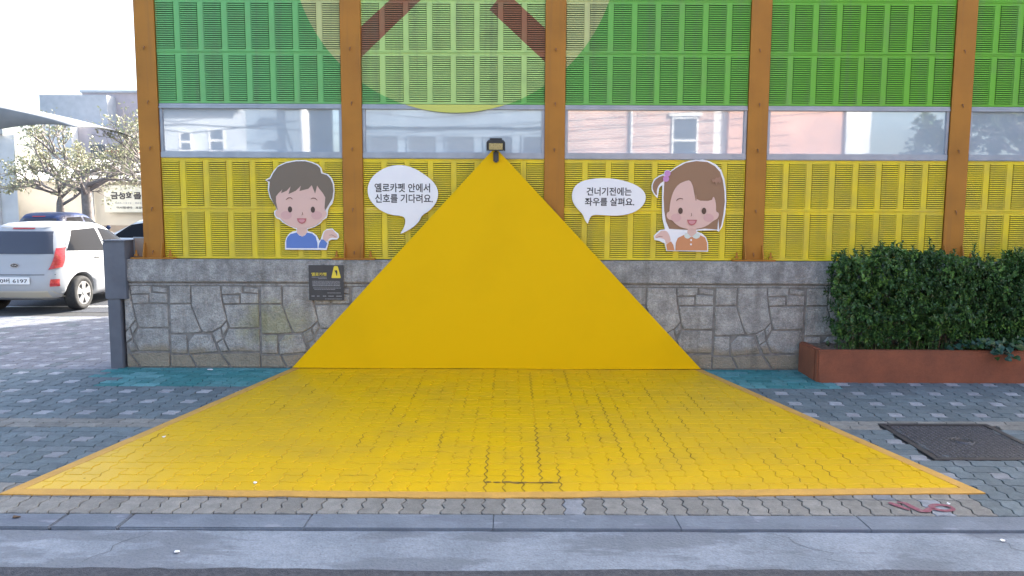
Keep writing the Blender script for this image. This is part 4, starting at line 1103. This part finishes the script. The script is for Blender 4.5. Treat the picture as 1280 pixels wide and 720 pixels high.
for i in range(n+1):
    s = i/n; x, y, z = can_pt(s, 0); dp = .95*(1-s)**1.4+.02
    v += [(x, y-.01, z), (x, y-.01, z-dp), (x, y+.012, z), (x, y+.012, z-dp)]
for i in range(n):
    a = 4*i; f += [(a, a+4, a+5, a+1), (a+2, a+3, a+7, a+6), (a+1, a+5, a+7, a+3)]
wpart(pobj('valance', v, f, M_['canopy'], None, True), cn)
for x, y in ((-13.3, 11.5), (-12.5, 9.05)): wpart(tube('pole', [(x, y, 0), (x, y, 3.9)], .03, M_['rail']), cn)
# warehouse with cream sheet wall
wh = empty('warehouse', (-14, 21, 0), 'long low warehouse with cream sheet wall behind the bare trees', 'building')
wpart(box('wall', -27, -6, 20.0, 30, -.05, 2.55, M_['cream']), wh)
bm = bmesh.new(); add_box(bm, -27.2, -5.9, 19.86, 19.999, -.05, .95, .01); wpart(obj('plinth', bm, M_['beige']), wh)
v, f = [], []
for i in range(121):
    x = -27.3+21.5*i/120; dz = .03*(i % 2)
    v += [(x, 19.5, 2.56+dz), (x, 25, 3.6+dz), (x, 25, 3.55+dz), (x, 19.5, 2.5+dz)]
for i in range(120):
    a = 4*i; f += [(a, a+4, a+5, a+1), (a+3, a+2, a+6, a+7), (a, a+3, a+7, a+4)]
wpart(pobj('roof', v, f, M_['roofsheet']), wh)
bm = bmesh.new(); 
for x in (-15.4, -11.6): add_tube(bm, [(x, 19.8, 0), (x, 19.8, 2.5)], .05, 8)
wpart(obj('downpipe', bm, M_['roofsheet']), wh)
sg = empty('company_sign', (-14, 19.7, 2), 'cream company signboard with black Korean lettering on the warehouse wall', 'sign')
SX0, SX1, SZ0, SZ1 = -14.95, -13.0, 1.42, 2.38
wpart(box('board', SX0, SX1, 19.74, 19.79, SZ0, SZ1, M_['signcream'], None, .004), sg)
def sgx(t): return SX0+(SX1-SX0)*t
def sgz(t): return SZ0+(SZ1-SZ0)*t
wpart(text_mesh('lettering', '금성화물', sgx(.12), sgx(.68), sgz(.48), sgz(.76), 19.735, M_['ink'], None, .05), sg)
wpart(text_mesh('lettering', '용달', sgx(.74), sgx(.97), sgz(.48), sgz(.76), 19.735, M_['red'], None, .05), sg)
wpart(text_mesh('lettering', '665-1212   862-2566', sgx(.2), sgx(.86), sgz(.31), sgz(.38), 19.735, M_['plaque_grey'], None, .02), sg)
wpart(text_mesh('lettering', '이사짐센타   포장이사', sgx(.22), sgx(.80), sgz(.13), sgz(.22), 19.735, M_['ink'], None, .03), sg)
# far block of flats on the skyline
fb = empty('apartment_block', (-38, 62, 0), 'far grey and mauve stepped rooftop building above the trees', 'building')
def fbx(a, b): return a, b
wpart(box('left_block', -40.3, -34.6, 58, 66, -.05, 11.0, M_['greyclad']), fb)
wpart(box('right_block', -37.5, -26, 59.5, 68, -.05, 11.4, M_['mauve']), fb)
wpart(box('parapet', -37.9, -28.0, 55, 57.9, -.05, 8.1, M_['mauve']), fb)
wpart(box('wing', -37.8, -35.5, 54, 54.98, -.05, 8.6, M_['plaster']), fb)
wpart(box('roof_edge', -37.6, -25.9, 59.3, 68.1, 11.401, 11.6, M_['greyclad']), fb)
bm = bmesh.new()
for k in range(5): add_box(bm, -34.5+k*1.7, -33.4+k*1.7, 54.9, 54.985+.02, 5.2, 6.6)
wpart(obj('window', bm, M_['bglass']), fb)
st = empty('roof_stair', (-27, 44, 0), 'small red and white outdoor stair canopy seen through the tree branches', 'stair')
wpart(box('landing', -26.9, -25.2, 44, 45.5, -.05, 5.2, M_['plaster']), st)
bm = bmesh.new()
for k in range(9):
    z = 3.7+k*.16; add_box(bm, -26.6+k*.16, -26.35+k*.16, 43.3, 43.99, z, z+.06)
wpart(obj('tread', bm, M_['brickred']), st)
wpart(box('roof', -27.2, -25.0, 43.2, 45.7, 5.21, 5.32, M_['brickred']), st)

# pruned street trees with thin pale leaves
M_['bark'] = mat('grey_bark', (.22, .20, .19), (.3, .27, .26), .95, 12, .6, 60)
M_['tleaf'] = mat('pale_leaf', (.36, .38, .23), (.48, .47, .32), .7, 3)  # lightened: bright veil over the background put into the leaf colour
M_['gleaf'] = mat('street_tree_leaf', (.07, .12, .05), (.12, .17, .07), .5, 3)
def tree(name, loc, h, lean, r, seed, label, nleaf=1900, grp='thin pruned trees in front of the warehouse', spread=1.0, ls=(.05, .10), lm='tleaf'):
    rg = random.Random(seed); e = empty(name, loc, label, 'tree', grp)
    bt = bmesh.new(); bl = bmesh.new(); tips = []
    top = Vector((lean, 0, h*.42)); add_tube(bt, [(0, 0, -.05), (lean*.4, .02, h*.2), tuple(top), (lean*1.1, 0, h*.55)], [r*1.15, r, r*.85, r*.6], 10)
    obj('trunk', bt, M_['bark'], e, True)
    def grow(p, d, L, rad, lv):
        q = p+d*L*.5+rdir(rg)*L*.06; s = p+d*L; add_tube(bl, [tuple(p), tuple(q), tuple(s)], [rad, rad*.75, rad*.5], 6 if lv < 2 else 4, lv < 1)
        tips.append((q, d, lv)); tips.append((s, d, lv))
        if lv < 3:
            for k in range(rg.randint(2, 4) if lv else 4):
                nd = (d*.9+rdir(rg)*.75+Vector((0, 0, .18))).normalized(); grow(p.lerp(s, rg.uniform(.5, 1)), nd, L*rg.uniform(.5, .75), rad*.5, lv+1)
    for k in range(8):
        a = k*2*math.pi/8+rg.random()*.6; b = Vector((lean*(.9+.2*rg.random()), 0, h*rg.uniform(.38, .55)))
        grow(b, Vector((math.cos(a)*spread, math.sin(a)*spread, rg.uniform(.25, .9))).normalized(), h*rg.uniform(.2, .3), r*.42, 0)
    obj('limb', bl, M_['bark'], e, True)
    V, F, MI = [], [], []; tt_ = [t for t in tips if t[2] >= 1]
    for i in range(nleaf):
        p, d, lv = rg.choice(tt_); L = rg.uniform(*ls)
        add_leaf(V, F, MI, p+rdir(rg)*rg.uniform(0, .16), rdir(rg), rdir(rg), L, L*.6, 0)
    pobj('crown', V, F, M_[lm], e)
    return e
tree('street_tree', (-12.35, 14.0, 0), 4.6, -.05, .16, 3, 'thicker pruned tree left of the company sign')
tree('street_tree', (-13.6, 14.6, 0), 4.1, .1, .12, 8, 'thinner pruned tree between white building and thicker tree')
tree('street_tree', (-9.6, 13.0, 0), 4.8, -.1, .14, 15, 'pruned tree half hidden by the leftmost brown post')

# ------------------------------------------------------------------ unseen building added behind the barrier, left wall skewed to shape its shade
sb = empty('shade_building', (10, 12, 0), 'tall plain unseen building behind the barrier, shaped to cast shade', 'building')
wpart(prism('wall', [(-1.9, 8.2), (40, 8.2), (40, 18), (7.3, 18)], -.05, 11.5, M_['plaster']), sb)
bm = bmesh.new()
for k in range(9):
    for z in (1.1, 4.4, 7.7): add_box(bm, -.5+k*3.2, 1.5+k*3.2, 8.15, 8.199, z, z+1.6)
wpart(obj('window', bm, M_['bglass']), sb)

# ------------------------------------------------------------------ far side of the street (seen in the reflecting panes)
def brick_mat():
    m = mat('brick', (.3, .17, .13)); n = m.node_tree.nodes; l = m.node_tree.links; p = n['Principled BSDF']
    tc = n.new('ShaderNodeTexCoord'); mp = n.new('ShaderNodeMapping'); mp.inputs['Rotation'].default_value = (math.pi/2, 0, 0); l.new(tc.outputs['Object'], mp.inputs[0])
    b = n.new('ShaderNodeTexBrick'); b.inputs['Scale'].default_value = 1; b.inputs['Brick Width'].default_value = .21; b.inputs['Row Height'].default_value = .07; b.inputs['Mortar Size'].default_value = .009
    b.inputs['Color1'].default_value = (.42, .22, .16, 1); b.inputs['Color2'].default_value = (.34, .17, .13, 1); b.inputs['Mortar'].default_value = (.62, .58, .54, 1)
    l.new(mp.outputs[0], b.inputs['Vector']); l.new(b.outputs[0], p.inputs['Base Color']); p.inputs['Roughness'].default_value = .9; return m
M_['brick'] = brick_mat()
M_['pinkwall'] = mat('pink_plaster', (.58, .33, .25), (.53, .30, .23), .85, 2)
M_['bluegrey'] = mat('blue_grey_cladding', (.16, .2, .25), (.2, .25, .30), .7, 2)
bb = empty('brick_house', (3.5, -19, 0), 'red brick house across the street reflected in the panes', 'building')
wpart(box('wall', 1.2, 5.8, -23, -16, -.13, 9, M_['brick']), bb)
def win(e, x0, x1, z0, z1, y, fm='plaster'):
    bm = bmesh.new(); t = .05
    add_box(bm, x0, x1, y, y+.05, z1-t, z1, 0); add_box(bm, x0, x1, y, y+.05, z0, z0+t); add_box(bm, x0, x0+t, y, y+.05, z0+t+.001, z1-t-.001); add_box(bm, x1-t, x1, y, y+.05, z0+t+.001, z1-t-.001)
    add_box(bm, x0+t+.001, x1-t-.001, y, y+.045, (z0+z1)/2-.03, (z0+z1)/2+.03)
    wpart(obj('window', bm, M_[fm]), e); wpart(box('window_pane', x0+t, x1-t, y+.002, y+.02, z0+t, z1-t, M_['bglass']), e)
win(bb, 4.5, 5.3, 3.0, 4.42, -15.995); win(bb, 1.9, 2.8, 6.0, 7.4, -15.995)
bm = bmesh.new(); add_box(bm, 4.4, 5.4, -15.995, -15.9, 4.45, 4.56); wpart(obj('lintel', bm, M_['plaster']), bb)
tb = tube('downpipe', [(3.25, -15.93, 0), (3.25, -15.93, 8.8)], .04, M_['plaster']); wpart(tb, bb)
pk = empty('pink_house', (8, -19, 0), 'pink plastered house across the street reflected in the right panes', 'building')
wpart(box('wall', 6.3, 9.9, -23, -16.2, -.13, 8, M_['pinkwall']), pk); wpart(box('corner_pilaster', 9.905, 10.65, -23, -16.1, -.13, 8, M_['plaster']), pk); wpart(box('stair_tower', 5.81, 6.29, -22, -16.4, -.13, 8.6, M_['plaster']), pk)
win(pk, 6.9, 7.5, 2.6, 4.1, -16.195)
bg_ = empty('grey_office', (-2, -19, 0), 'blue-grey clad office across the street reflected in the middle pane', 'building')
wpart(box('wall', -5.2, 1.19, -24, -16.6, -.13, 9, M_['bluegrey']), bg_)
for k in range(5): win(bg_, -4.9+k*1.2, -3.95+k*1.2, 2.7, 3.9, -16.595, 'bluegrey')
wpart(box('sign_band', -5.1, 1.1, -16.6, -16.5, 4.15, 4.5, M_['bluegrey']), bg_)
gh = empty('grey_house', (-10, -19, 0), 'pale grey house with small windows across the street reflected in the left pane', 'building')
wpart(box('wall', -11.2, -8.7, -23, -16.0, -.13, 4.6, M_['greyclad']), gh); wpart(box('annex', -8.69, -7.5, -23, -16.4, -.13, 8, M_['bluegrey']), gh); wpart(box('roof', -11.5, -8.7, -23.2, -15.7, 4.61, 4.8, M_['bluegrey']), gh)
win(gh, -10.6, -10.2, 3.3, 3.9, -15.995); win(gh, -9.7, -9.2, 3.3, 4.0, -15.995)
up_ = empty('utility_pole', (-6.6, -15.4, -.13), 'concrete utility pole with wires across the street', 'pole')
wpart(tube('pole', [(-6.6, -15.4, -.13), (-6.6, -15.4, 9)], .14, M_['plaster']), up_)
bm = bmesh.new(); add_box(bm, -7.4, -5.8, -15.5, -15.3, 5.2, 5.3); add_box(bm, -7.2, -6.0, -15.5, -15.3, 4.5, 4.58)
wpart(obj('crossarm', bm, M_['trim']), up_)
bm = bmesh.new()
for z, dz in ((5.35, .9), (5.2, .2), (4.6, -.5), (4.2, .8), (3.9, -.3)):
    add_tube(bm, [(-6.6, -15.35, z), (-10, -15.3, z-dz*.5), (-20, -15, z+dz)], .018, 5); add_tube(bm, [(-6.6, -15.35, z), (-3, -15.5, z-.3), (9, -15.3, z+.6)], .012, 5)
wpart(obj('wire', bm, M_['trim']), up_)
tree('street_tree', (14.8, -13.5, -.13), 7.2, .1, .16, 31, 'leafy street tree across the road reflected in the right panes', 9000, 'street trees across the road', 1, (.12, .22), 'gleaf')
tree('street_tree', (18.2, -14.2, -.13), 7.2, -.1, .16, 35, 'second street tree across the road, further right', 9000, 'street trees across the road', 1, (.12, .22), 'gleaf')
